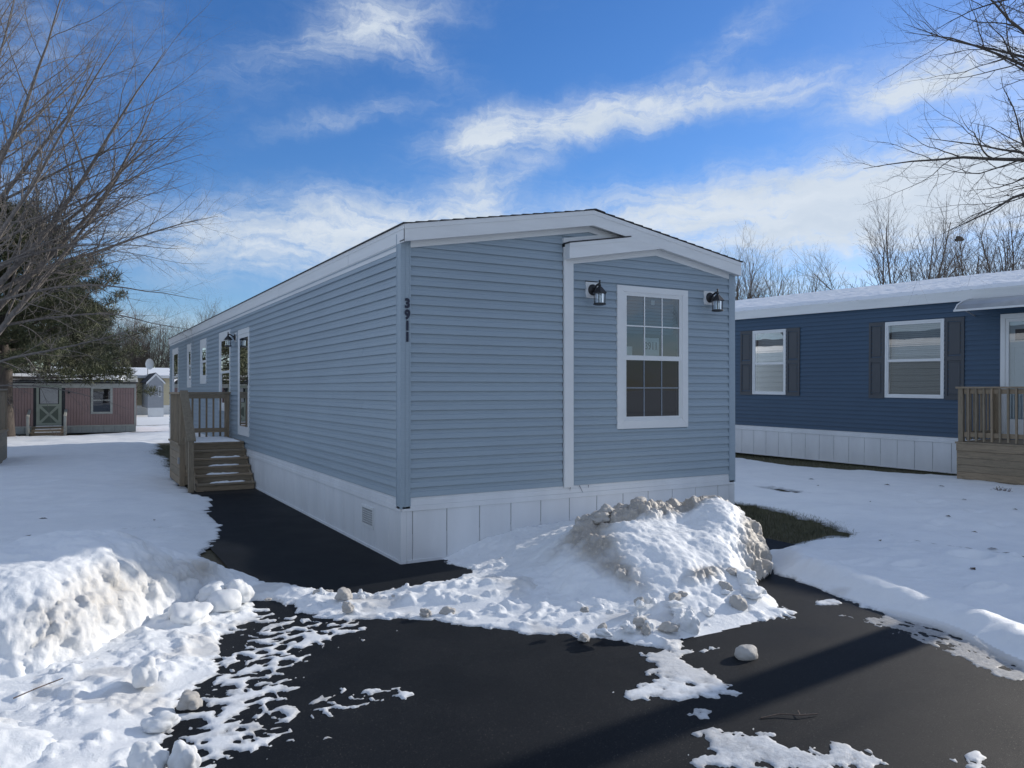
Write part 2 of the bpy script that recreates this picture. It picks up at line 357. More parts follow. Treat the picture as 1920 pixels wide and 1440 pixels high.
# ------------------------------------------------------------------ numeric noise
def _h(ix, iy, iz, seed):
    h = (ix.astype(np.int64) * 374761393 + iy.astype(np.int64) * 668265263 + iz.astype(np.int64) * 2147483647 + seed * 974634777) & 0xffffffff
    h = ((h ^ (h >> 13)) * 1274126177) & 0xffffffff
    h = ((h ^ (h >> 16)) * 2246822519) & 0xffffffff
    return ((h ^ (h >> 15)) & 0xffffff).astype(np.float64) / 0xffffff
def vnoise(x, y, z=0.0, seed=0):
    z = np.zeros_like(x) + z
    ix, iy, iz = np.floor(x), np.floor(y), np.floor(z); fx, fy, fz = x - ix, y - iy, z - iz
    fx, fy, fz = [t * t * (3 - 2 * t) for t in (fx, fy, fz)]
    r = 0
    for dx in (0, 1):
        for dy in (0, 1):
            for dz in (0, 1):
                r = r + _h(ix + dx, iy + dy, iz + dz, seed) * (fx if dx else 1 - fx) * (fy if dy else 1 - fy) * (fz if dz else 1 - fz)
    return r
def vnoise2(x, y, seed=0):
    ix, iy = np.floor(x), np.floor(y); fx, fy = x - ix, y - iy
    fx, fy = fx * fx * (3 - 2 * fx), fy * fy * (3 - 2 * fy); z = np.zeros_like(ix)
    return (_h(ix, iy, z, seed) * (1 - fx) + _h(ix + 1, iy, z, seed) * fx) * (1 - fy) + (_h(ix, iy + 1, z, seed) * (1 - fx) + _h(ix + 1, iy + 1, z, seed) * fx) * fy
def fbm2(x, y, f, octv=4, g=.5, seed=0):
    r = 0; a = 1; t = 0
    for o in range(octv):
        r = r + a * vnoise2(x * f + 13.7 * o, y * f - 7.3 * o, seed + o); t += a; a *= g; f *= 2.03
    return r / t
def worley(x, y, z, f, seed=0, ids=False):
    x, y, z = x * f, y * f, z * f; ix, iy, iz = np.floor(x), np.floor(y), np.floor(z)
    F1 = np.full(x.shape, 9.0); F2 = F1.copy(); ID = np.zeros(x.shape)
    for dx in (-1, 0, 1):
        for dy in (-1, 0, 1):
            for dz in (-1, 0, 1):
                jx, jy, jz = ix + dx, iy + dy, iz + dz
                d = np.sqrt((jx + _h(jx, jy, jz, seed) - x) ** 2 + (jy + _h(jx, jy, jz, seed + 1) - y) ** 2 + (jz + _h(jx, jy, jz, seed + 2) - z) ** 2)
                if ids: ID = np.where(d < F1, _h(jx, jy, jz, seed + 3), ID)
                F2 = np.minimum(F2, np.maximum(F1, d)); F1 = np.minimum(F1, d)
    return (F1, F2, ID) if ids else (F1, F2)
def sdpoly(pts, x, y):
    # > 0 inside
    d = np.full(x.shape, 1e9); ins = np.zeros(x.shape, bool); n = len(pts)
    for i in range(n):
        ax, ay = pts[i]; bx, by = pts[(i + 1) % n]; ex, ey = bx - ax, by - ay
        t = np.clip(((x - ax) * ex + (y - ay) * ey) / (ex * ex + ey * ey + 1e-12), 0, 1)
        d = np.minimum(d, (x - ax - t * ex) ** 2 + (y - ay - t * ey) ** 2)
        c = ((ay > y) != (by > y)) & (x < ex * (y - ay) / (ey if ey else 1e-9) + ax); ins ^= c
    d = np.sqrt(d); return np.where(ins, d, -d)
def tps(pts, x, y):
    P = np.array(pts, float); n = len(P)
    def U(r2): return np.where(r2 > 1e-12, r2 * np.log(np.maximum(r2, 1e-12)), 0)
    d2 = (P[:, None, 0] - P[None, :, 0]) ** 2 + (P[:, None, 1] - P[None, :, 1]) ** 2
    A = np.zeros((n + 3, n + 3)); A[:n, :n] = U(d2) + np.eye(n) * 1e-3; A[:n, n] = 1; A[:n, n + 1:] = P[:, :2]; A[n:, :n] = A[:n, n:].T
    w = np.linalg.solve(A, np.concatenate([P[:, 2], [0, 0, 0]]))
    r = w[n] + w[n + 1] * x + w[n + 2] * y
    for i in range(n): r = r + w[i] * U((x - P[i, 0]) ** 2 + (y - P[i, 1]) ** 2)
    return r
def sm(x, a, b):
    t = np.clip((x - a) / (b - a), 0, 1); return t * t * (3 - 2 * t)

# ------------------------------------------------------------------ snow shape
RIGHT_EDGE = [(3.73, -1.43), (3.59, -1.55), (2.95, -2.3), (2.97, -2.6), (2.85, -3.08), (2.8, -3.4), (2.69, -3.77), (2.71, -4.02), (2.62, -4.29), (2.4, -4.66), (2.3, -4.95), (2.3, -7), (2.9, -12)]
RIGHT = RIGHT_EDGE + [(2.9, -40), (300, -40), (300, 300), (4.9, 300), (4.9, -1.0)]
LEFT = [(-0.2, 30), (-0.5, 19.6), (-0.62, 18.3), (-0.9, 16.5), (-0.72, 14.6), (-0.93, 13.35), (-0.98, 10.94), (-1.14, 9.62), (-1.19, 7.87), (-1.15, 7.0), (-0.92, 6.32), (-1.01, 5.46), (-1.19, 4.64), (-1.28, 3.39), (-1.35, 2.56), (-1.62, 2.07), (-1.76, 1.39), (-1.61, 0.59), (-1.54, -0.07), (-1.3, -0.53), (-1.09, -0.82), (-0.72, -1.14), (-0.42, -1.13), (-0.05, -1.02), (0.5, -0.71), (0.46, -0.38), (0.36, -0.2), (0.6, -0.02), (1.0, -.0), (4.2, 0.0), (4.1, -0.9), (3.6, -1.25), (2.5, -2.3), (2.33, -2.67), (2.18, -3.04), (2.14, -3.29), (1.75, -3.31), (1.44, -3.21), (1.16, -3.32), (0.89, -3.34), (0.77, -3.43), (0.62, -3.47), (0.52, -3.24), (0.25, -2.97), (-0.01, -2.65), (-0.12, -2.51), (-0.5, -2.01), (-0.92, -1.69), (-1.16, -1.63), (-1.39, -1.25), (-1.45, -0.76), (-1.64, -0.7), (-1.73, -1.23), (-1.91, -1.36), (-2.06, -1.77), (-2.21, -2.28), (-2.41, -2.58), (-2.51, -2.95), (-2.57, -3.28), (-2.75, -3.9), (-3.1, -5), (-5, -8), (-40, -9), (-40, 30)]
SPOT = [(-1.66, -0.92), (-1.39, -1.25), (-1.09, -1.62), (-0.94, -1.95), (-1.35, -2.2), (-1.55, -2.3), (-1.72, -2.6), (-1.86, -2.95), (-1.75, -3.12), (-1.81, -3.31), (-1.96, -3.42), (-2.05, -3.6), (-2.35, -3.72), (-2.64, -3.7), (-2.41, -2.58), (-2.0, -1.67)]
STREAK = [(-1.87, -3.07), (-1.58, -2.96), (-1.22, -3.11), (-1.16, -3.29), (-1.31, -3.34), (-1.5, -3.32), (-1.7, -3.34), (-1.85, -3.33)]
PATCHES = [[(0.44, -3.37), (0.6, -3.37), (0.79, -3.49), (1.05, -3.5), (0.98, -3.59), (0.67, -3.62), (0.59, -3.9), (0.54, -4.13), (0.53, -4.36), (0.36, -4.22), (0.17, -4.24), (0.2, -4.3), (0.21, -4.39), (0.07, -4.47), (-0.07, -4.42), (-0.05, -4.28), (0.08, -4.21), (0.01, -4.06), (-0.26, -4.0), (-0.1, -3.81), (0.03, -3.84), (0.16, -3.76), (0.32, -3.52)],
 [(-0.16, -4.46), (0.01, -4.49), (0.11, -4.63), (0.24, -4.72), (0.18, -4.83), (0.33, -4.92), (0.5, -4.92), (0.49, -5.11), (0.47, -5.27), (0.29, -5.25), (0.08, -5.12), (-0.19, -4.97), (-0.35, -4.82), (-0.42, -4.67), (-0.25, -4.68), (-0.22, -4.57)],
 [(0.82, -5.34), (0.93, -5.37), (0.78, -5.53), (0.65, -5.45)],
 [(2.51, -3.04), (2.79, -3.04), (2.76, -3.28), (2.51, -3.36), (2.41, -3.17)], [(2.34, -3.37), (2.52, -3.51), (2.42, -3.65), (2.24, -3.51)]]
ICE = [(2.42, -3.5), (2.72, -3.65), (2.76, -4.14), (2.6, -4.6), (2.36, -5.1), (2.02, -5.0), (2.18, -4.5), (2.3, -4.0)]
GRASSH = [(4.75, 3.2), (5.6, 3.0), (6.34, 1.91), (6.26, 1.54), (6.35, 0.89), (6.21, 0.26), (5.97, -0.65), (5.56, -1.22), (5.1, -1.47), (4.63, -1.39), (4.24, -1.63), (3.73, -1.43), (3.45, -1.1), (4.2, 0.0), (4.75, 0.0)]
STRIP = [(13.3, 12), (12.6, 10), (12.35, 8.0), (12.05, 7.2), (12.2, 6.54), (11.9, 5.01), (12.2, 3.81), (12.7, 2.79), (13.05, 1.8), (14.5, 1.9), (14.4, 12)]
SLIT = [(8.2, 2.7), (8.35, 2.3), (8.2, 1.55), (8.02, 1.99)]
PG = [(-4.8, 28.9), (-4.6, 27.4), (-3.12, 26.9), (-1.63, 27.7), (0.83, 28.3), (1.04, 29.3), (-1.46, 29.3)]
def snow_height(x, y):
    wob = (fbm2(x, y, 3.0, 4, .55, 11) - .5) * .22 + (fbm2(x, y, 16., 3, .6, 17) - .5) * .07
    L_ = sdpoly(LEFT, x, y); Rr = sdpoly(RIGHT, x, y)
    sd = np.maximum(L_, Rr); sd = np.maximum(sd, np.minimum(y - 21.2, 3.0))
    for hole, k in ((GRASSH, 1.), (STRIP, 1.), (SLIT, .6), (PG, 1.)):
        sd = np.minimum(sd, -sdpoly(hole, x, y) * k)
    solid = np.clip(.5 + (sd + wob) / .16, 0, 1)
    sp = np.clip(.5 + sdpoly(SPOT, x, y) / .45, 0, 1) * (.53 + .14 * sm(-x, 1.7, 2.5))
    strk = np.clip(.5 + sdpoly(STREAK, x, y) / .12, 0, 1) * .50
    m = np.maximum(np.maximum(solid, sp), strk); ice = np.zeros_like(x)
    for p in PATCHES:
        m = np.maximum(m, np.clip(.5 + (sdpoly(p, x, y) + wob * .75) / .24, 0, 1) * .74)
    ice = np.clip(.5 + sdpoly(ICE, x, y) / .2, 0, 1); m = np.maximum(m, ice * .66)
    far = np.hypot(x + 3, y + 7.6) > 16
    n = fbm2(x, y, 10., 4, .6, 31) * .7 + fbm2(x, y, 26., 2, .5, 37) * .3
    n = (n - .5) * 2.8
    zr = np.zeros_like(x); wx = x + (fbm2(x, y, 8., 2, .5, 91) - .5) * .12; wy = y + (fbm2(x, y, 8., 2, .5, 93) - .5) * .12
    net = (x < -.8) & (x > -3.2) & (y < -.4) & (y > -4.6)
    if net.any():
        f1, f2 = worley(wx[net], wy[net], zr[net], 12.5, 7); q = np.zeros_like(x); q[net] = (f1 - .52) * 2.6
        n = np.where(net, n * .5 + q, n)
    r = np.clip((m + n * .34 - .50) / .30, 0, 1)
    r = np.where(m > .985, np.maximum(r, .8), r)
    th = .0105 + .055 * sm(sd, .0, .5) + .02 * sm(sd, .5, 2.0)
    th = th * (1 - .65 * np.clip(ice, 0, 1) * (Rr < 0.02))
    h = np.where(r > 0, th * np.sqrt(r + 1e-9), 0) - .012 * (1 - np.clip(r * 6, 0, 1))
    # relief
    inner = sm(sd, 0.02, .4)
    h = h + inner * ((fbm2(x, y, .9, 3, .5, 51) - .5) * .09 + (fbm2(x * .5, y, 4., 4, .55, 61) - .5) * .05)
    lum = sm(sd, -.05, .12) * (y < 1.2) * (x < 3) * (L_ > -.1)
    h = h + lum * np.clip(fbm2(x, y, 9., 3, .6, 71) - .5, 0, 1) * .11
    # ridge the plough left along the yard, low berm across the driveway mouth, bank against the skirting
    h = h + .095 * np.exp(-((Rr - .34) / .20) ** 2) * (Rr > 0) * sm(-y, 1.0, 2.2) * sm(-y, 14, 6) * (.2 + 1.5 * fbm2(x, y, 1.5, 4, .55, 81)) * (Rr > .05)
    t = np.clip(((x + 1.55) * 1.9 + (y + .35) * -1.25) / (1.9 ** 2 + 1.25 ** 2), 0, 1)
    dd = np.hypot(x + 1.55 - 1.9 * t, y + .35 + 1.25 * t)
    h = h + np.where(solid > .3, .055 * np.exp(-(dd / .28) ** 2), 0)
    # foot and wheel prints
    for (fx, fy, a, rx, ry) in ((5.1, -3.0, .07, .17, .13), (5.55, -3.3, .05, .12, .09), (4.2, -2.9, .035, .15, .08), (4.0, -3.75, .05, .13, .06), (5.2, -4.2, .035, .2, .06), (4.9, -2.4, .03, .12, .1), (-2.9, 5.8, .03, .2, .1), (-3.4, 7.0, .035, .16, .1), (-2.6, 8.1, .035, .16, .1), (-3.3, 9.3, .04, .16, .1), (-2.5, 10.6, .04, .16, .1), (6.3, -2.2, .05, .15, .1), (6.9, -1.6, .045, .15, .1), (7.4, -2.1, .05, .15, .1), (8.1, -1.4, .045, .15, .1), (8.6, -.4, .05, .16, .1), (9.3, .2, .05, .16, .1), (3.7, -2.55, .03, .3, .06)):
        q = ((x - fx) / rx) ** 2 + ((y - fy) / ry) ** 2
        h = h - a * np.exp(-q * 1.4) + a * .55 * np.exp(-((np.sqrt(q) - 1.6) / .5) ** 2)
    return h, sd, ice
def grid_sheet(name, xs, ys, cut=None, label=None, mat='snow', foot=True):
    X, Y = np.meshgrid(xs, ys); h, sd, ice = snow_height(X, Y)
    nx, ny = len(xs), len(ys)
    idx = np.arange(nx * ny).reshape(ny, nx)
    keep = np.maximum.reduce([h[:-1, :-1], h[1:, :-1], h[:-1, 1:], h[1:, 1:]]) > -.004
    xc, yc = (X[:-1, :-1] + X[1:, 1:]) / 2, (Y[:-1, :-1] + Y[1:, 1:]) / 2
    for (x0, x1, y0, y1) in (cut or []): keep &= ~((xc > x0) & (xc < x1) & (yc > y0) & (yc < y1))
    F = np.stack([idx[:-1, :-1], idx[:-1, 1:], idx[1:, 1:], idx[1:, :-1]], -1)[keep]
    V = np.stack([X, Y, h], -1).reshape(-1, 3)
    used = np.zeros(len(V), bool); used[F.ravel()] = True; mp = np.cumsum(used) - 1
    o = np_mesh(name, V[used], mp[F], M[mat])
    d = (np.clip(ice, 0, 1) * (sdpoly(RIGHT, X, Y) < .1) * .7 + .35 * sm(fbm2(X, Y, 2.2, 4, .55, 5), .56, .72) * (Y < 1) * (X < 3) * (X > -3.2)).reshape(-1)[used]
    a = o.data.attributes.new('dirt', 'FLOAT', 'POINT'); a.data.foreach_set('value', d.astype(np.float32))
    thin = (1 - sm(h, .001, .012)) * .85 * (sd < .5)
    for p, w_ in ((PATCHES[1], .5), (PATCHES[2], .5), (ICE, .35)): thin = np.maximum(thin, w_ * np.clip(.5 + sdpoly(p, X, Y) / .3, 0, 1) * (sdpoly(RIGHT, X, Y) < .05) * (.4 + 1.2 * fbm2(X, Y, 12., 3, .6, 15)))  # also tones two near patches and the ice band greyer, whatever their depth
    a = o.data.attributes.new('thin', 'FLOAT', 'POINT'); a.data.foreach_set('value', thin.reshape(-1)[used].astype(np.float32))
    tag(o, label, kind='structure'); return o
NX0, NX1, NY0, NY1 = -4.6, 5.6, -6.4, 3.4
def build_ground():
    # soil and lawn under everything, out to the horizon
    MB().add([(-900, -900, -.03), (900, -900, -.03), (900, 900, -.03), (-900, 900, -.03)], [(0, 1, 2, 3)]).build('ground', M['lawn'])['kind'] = 'structure'
    # driveway sheet with its worn strip beside the lawn
    xs = np.linspace(-9, 5.0, 141); ys = np.concatenate([np.linspace(-16, -7, 10)[:-1], np.linspace(-7, 7.3, 144)])
    X, Y = np.meshgrid(xs, ys); idx = np.arange(X.size).reshape(X.shape)
    right = np.interp(Y, [-16, -3, -1.7, -0.9, 0, 8], [4.4, 4.4, 4.45, 4.35, 4.3, 0.0])
    left = np.where(Y > .3, -1.55, -9.)
    Xc, Yc = (X[:-1, :-1] + X[1:, 1:]) / 2, (Y[:-1, :-1] + Y[1:, 1:]) / 2
    keep = (Xc < right[:-1, :-1]) & (Xc > left[:-1, :-1]) & ~((Yc > .05) & (Xc > .05))
    F = np.stack([idx[:-1, :-1], idx[:-1, 1:], idx[1:, 1:], idx[1:, :-1]], -1)[keep]
    o = np_mesh('driveway', np.stack([X, Y, X * 0 + .0], -1).reshape(-1, 3), F, M['asphalt'])
    worn = sm(-(X + .12 * np.sin(Y * 3)), 1.25, 1.42) * sm(Y, -.6, .1) * sm(-Y, -2.6, -2.0)
    worn = np.maximum(worn, .75 * sm(Y, 6.55, 6.75))
    a = o.data.attributes.new('worn', 'FLOAT', 'POINT'); a.data.foreach_set('value', worn.reshape(-1).astype(np.float32))
    tag(o, 'black sealed asphalt driveway', kind='structure')
    step = .0165
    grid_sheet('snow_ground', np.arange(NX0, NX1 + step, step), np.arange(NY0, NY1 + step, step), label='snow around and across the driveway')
    nx1 = NX0 + step * (len(np.arange(NX0, NX1 + step, step)) - 1); ny1 = NY0 + step * (len(np.arange(NY0, NY1 + step, step)) - 1)
    xs = np.unique(np.concatenate([np.arange(-30, NX0, .14), np.linspace(NX0, nx1, 100), np.arange(nx1, 20, .08)]))
    ys = np.unique(np.concatenate([np.arange(-20, NY0, .2), np.linspace(NY0, ny1, 100), np.arange(ny1, 34, .075)]))
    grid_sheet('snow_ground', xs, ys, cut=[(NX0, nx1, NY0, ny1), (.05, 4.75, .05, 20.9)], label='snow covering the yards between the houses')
    x1, y1 = xs[-1], ys[-1]; a = M['snow_far']
    mb = MB()
    for (p, q, r, s) in ((-900, xs[0], -900, 900), (x1, 900, -900, 900), (xs[0], x1, -900, ys[0]), (xs[0], x1, y1, 900)):
        mb.add([(p, r, .085), (q, r, .085), (q, s, .085), (p, s, .085)], [(0, 1, 2, 3)])
    tag(mb.build('snow_field', a), 'flat snow field reaching the horizon', kind='structure')
build_ground()

# ------------------------------------------------------------------ ploughed piles
def pile(name, pts, x0, x1, y0, y1, step, amp, dirtf, label, cutoff=.0, smooth=True, lift=1.0):
    xs = np.arange(x0, x1, step); ys = np.arange(y0, y1, step); X, Y = np.meshgrid(xs, ys)
    H = tps(pts, X, Y) * lift
    H = H + sm(H, .0, .12) * ((fbm2(X, Y, 3.5, 3, .5, 3) - .5) * .09)
    gy, gx = np.gradient(H, step); nl = np.sqrt(gx * gx + gy * gy + 1); n = np.stack([-gx / nl, -gy / nl, 1 / nl], -1)
    wx = (fbm2(X, Y, 6., 3, .5, 41) - .5) * .16; wy = (fbm2(X, Y, 6., 3, .5, 43) - .5) * .16
    F1, F2, ID = worley(X + wx, Y + wy, H, 4.2, 5, True); _, K2, IK = worley(X - wy, Y + wx, H, 9.5, 25, True); sk = sm(K2 - _, 0, .10); G1, G2 = worley(X + .3 * vnoise2(X * 9, Y * 9, 2) * .2, Y, H, 15., 9); E1, E2 = worley(X, Y, H, 34., 21)
    chunk = dirtf(X, Y, H)
    steep = sm(np.hypot(gx, gy), .35, 1.2)
    k = amp * (.05 + .70 * np.clip(chunk + steep * .35, 0, 1.1))
    sharp = sm(F2 - F1, .0, .16)
    D = k * ((ID - .5) * .11 * sharp + (IK - .5) * .065 * sk + (.55 - F1) * .05 + sharp * .02 + (.5 - G1) * .035 + (.5 - E1) * .03) + (fbm2(X, Y, 9., 4, .6, 23) - .5) * (.03 + .04 * chunk) + (fbm2(X, Y, 30., 3, .6, 13) - .5) * (.012 + .018 * chunk)
    D *= sm(H, -.02, .09)
    P = np.stack([X, Y, H], -1) + n * D[..., None]
    idx = np.arange(X.size).reshape(X.shape)
    keep = np.minimum.reduce([H[:-1, :-1], H[1:, :-1], H[:-1, 1:], H[1:, 1:]]) > cutoff
    xc, yc = (X[:-1, :-1] + X[1:, 1:]) / 2, (Y[:-1, :-1] + Y[1:, 1:]) / 2
    keep &= ~((yc > -.012) & (xc > -.02))
    F = np.stack([idx[:-1, :-1], idx[:-1, 1:], idx[1:, 1:], idx[1:, :-1]], -1)[keep]
    P = P.reshape(-1, 3); used = np.zeros(len(P), bool); used[F.ravel()] = True; mp = np.cumsum(used) - 1
    o = np_mesh(name, P[used], mp[F], M['snow'], smooth=smooth)
    crev = np.clip(.30 - (F2 - F1), 0, .3) * 1.5
    d = np.clip(chunk * (.75 + .5 * fbm2(X, Y, 8., 3, .5, 4)) + crev * chunk, 0, 1)
    a = o.data.attributes.new('dirt', 'FLOAT', 'POINT'); a.data.foreach_set('value', d.reshape(-1)[used].astype(np.float32))
    return tag(o, label, 'snow pile')
def blob(x, y, cx, cy, rx, ry, rot=0):
    c, s = math.cos(R(rot)), math.sin(R(rot)); u = (x - cx) * c + (y - cy) * s; v = -(x - cx) * s + (y - cy) * c
    return np.exp(-((u / rx) ** 2 + (v / ry) ** 2))
RP_PTS = [(0.35, -.75, -.01), (0.0, -1.5, -.01), (-.15, -2.3, -.01), (0.3, -2.95, -.01), (0.85, -3.3, .0), (1.5, -3.3, .0), (2.05, -3.15, .0), (2.32, -2.85, .0), (2.46, -2.52, -.03), (2.80, -2.36, -.03), (3.12, -2.16, -.03), (3.45, -1.82, -.03), (3.72, -1.38, -.03), (3.95, -.95, -.03),
 (2.38, -2.33, .27), (2.68, -2.18, .38), (2.97, -1.98, .43), (3.26, -1.68, .45), (3.5, -1.28, .43), (3.68, -.85, .34), (.6, -1.2, .07), (.5, -2.1, .08), (.8, -2.7, .08), (1.0, -1.2, .2), (.95, -1.9, .27), (1.1, -2.5, .2), (1.3, -1.2, .37), (1.3, -1.8, .43), (1.35, -2.35, .33), (1.4, -2.85, .12),
 (1.7, -1.2, .52), (2.2, -1.22, .60), (2.9, -1.15, .55), (3.3, -1.05, .47), (1.8, -1.75, .50), (2.4, -1.75, .47), (1.95, -2.25, .38), (1.95, -2.75, .16), (2.35, -2.35, .3), (2.2, -2.65, .17),
 (1.7, -.6, .3), (2.5, -.5, .33), (3.3, -.5, .33), (4.15, -.5, -.02), (1.0, -.55, .1), (.5, -.12, .0), (.95, -.06, .15), (1.5, -.06, .23), (2.2, -.06, .27), (3, -.06, .25), (3.7, -.1, .2), (4.1, .1, 0.)]
def rp_dirt(x, y, h):
    d = blob(x, y, 2.35, -1.30, 1.05, .24, 2) * 1.45 + blob(x, y, 1.22, -1.75, .2, .42, -20) * .85 + blob(x, y, 1.1, -2.35, .14, .3, 0) * .6 + blob(x, y, 3.05, -2.02, .72, .15, 40) * 1.25 + blob(x, y, 1.75, -2.62, .3, .08, 10) * .8 + blob(x, y, 1.0, -3.0, .3, .1) * .4
    return np.clip(d * 1.25 - .15, 0, 1)
pile('snow_pile', RP_PTS, -.3, 4.3, -3.6, .05, .0135, 1.0, rp_dirt, 'big ploughed snow pile with dirty lumpy crest in front of the light blue house', .0)
LP_PTS = [(-3.45, -2.05, .0), (-3.1, -1.95, -.01), (-2.86, -1.72, -.02), (-2.58, -1.33, -.02), (-2.32, -.98, -.02), (-1.98, -.62, -.02), (-1.68, -.33, -.02), (-1.42, -.05, -.02), (-1.45, .3, -.02),
 (-3.6, -1.75, .33), (-3.2, -1.68, .34), (-2.99, -1.50, .36), (-2.72, -1.15, .37), (-2.46, -.82, .33), (-2.16, -.48, .27), (-1.86, -.2, .19), (-1.6, .06, .08),
 (-3.15, -1.0, .53), (-2.75, -.45, .56), (-3.13, -.3, .58), (-3.5, -.3, .53), (-3.5, -1.1, .52), (-2.35, -.3, .42), (-1.95, -.1, .24), (-2.0, .3, .14), (-2.4, .35, .26), (-2.8, .4, .36), (-3.3, .4, .36), (-3.9, .4, .36), (-4.2, -.4, .5), (-4.2, -1.3, .5),
 (-1.7, .75, -.01), (-2.2, 1.0, -.01), (-2.7, 1.3, -.01), (-3.4, 1.5, .0), (-4.3, 1.6, .0), (-4.0, -2.0, .2), (-4.5, -2.3, .1), (-4.8, .5, .25), (-4.9, -.5, .35), (-4.9, -1.4, .32), (-5.5, 1.2, -.02), (-5.7, 0, -.02), (-5.7, -1.2, -.02), (-5.4, -2.3, -.02), (-4.9, -2.7, -.02), (-5.2, 1.9, -.02)]
def lp_dirt(x, y, h):
    d = blob(x, y, -2.75, -1.25, .62, .16, 52) * .75 + blob(x, y, -2.05, -.42, .38, .12, 45) * .8 + blob(x, y, -3.15, -1.72, .3, .12, 20) * .4 + blob(x, y, -2.55, -.45, .18, .1, -40) * .4
    return np.clip(d * .8 - .1, 0, 1)
pile('snow_pile', LP_PTS, -5.8, -1.3, -2.8, 2.0, .0135, .95, lp_dirt, 'white ploughed snow pile with a cut side at the left of the driveway', .0, lift=1.14)
LG_PTS = [(-4.4, -2.3, .1), (-4.4, -3.2, .22), (-3.7, -2.45, .05), (-3.55, -2.75, .17), (-3.5, -3.15, .27), (-3.75, -3.0, .28), (-3.2, -3.05, .13), (-2.95, -2.9, .0), (-2.95, -3.3, .0), (-3.25, -3.6, .02), (-3.6, -3.75, .08), (-3.2, -2.65, .02), (-4.4, -4.0, .05), (-3.5, -4.3, -.01), (-5.2, -2.5, -.01), (-5.3, -3.3, -.01), (-4.9, -4.3, -.01), (-4.4, -4.5, -.01), (-4.6, -2.0, .0)]
pile('snow_pile', LG_PTS, -5.4, -2.8, -4.6, -2.1, .014, 1.3, lambda x, y, h: blob(x, y, -3.4, -2.7, .2, .15) * .25, 'low lumpy snow heap at the lower left corner of the driveway', .005)

# loose lumps of ice and snow
def chunk_mesh(seed, sx, sy, sz, name='snow_chunk', k=1.0):
    bm = bmesh.new(); bmesh.ops.create_icosphere(bm, subdivisions=4, radius=1.0)
    V = np.array([v.co[:] for v in bm.verts]); o = seed * 7.3
    F1, F2 = worley(V[:, 0] + o, V[:, 1], V[:, 2], 1.1, seed); G1, G2 = worley(V[:, 0] + o, V[:, 1], V[:, 2], 2.8, seed + 5)
    r = 1 + ((.5 - F1) * .55 + sm(F2 - F1, 0, .3) * .05 + (.5 - G1) * .16) * k + (vnoise(V[:, 0] * 9 + o, V[:, 1] * 9, V[:, 2] * 9) - .5) * .05
    V = V * r[:, None] * np.array([sx, sy, sz]); V[:, 2] = np.maximum(V[:, 2], -.45 * sz)
    for v, p in zip(bm.verts, V): v.co = p
    me = bpy.data.meshes.new(name); bm.to_mesh(me); bm.free(); me.materials.append(M['snow'])
    me.polygons.foreach_set('use_smooth', [True] * len(me.polygons)); return me
CH = [chunk_mesh(1, 1, .85, .7), chunk_mesh(2, 1, .7, .55), chunk_mesh(3, .8, .9, .95), chunk_mesh(4, 1.2, .8, .5), chunk_mesh(5, .7, .6, 1.0), chunk_mesh(8, 1, .82, .72, k=.35)]
CHD = []
for me in CH:
    m2 = me.copy(); a = m2.attributes.new('dirt', 'FLOAT', 'POINT'); a.data.foreach_set('value', np.full(len(m2.vertices), .8, np.float32)); CHD.append(m2)
def chunk(x, y, z, r, k, rot, label, group=None, dirty=False):
    o = bpy.data.objects.new('snow_chunk', (CHD if dirty else CH)[k]); col.objects.link(o)
    o.location = (x, y, z); o.scale = (r, r, r); o.rotation_euler = (0, 0, rot); return tag(o, label, 'snow chunk', group)
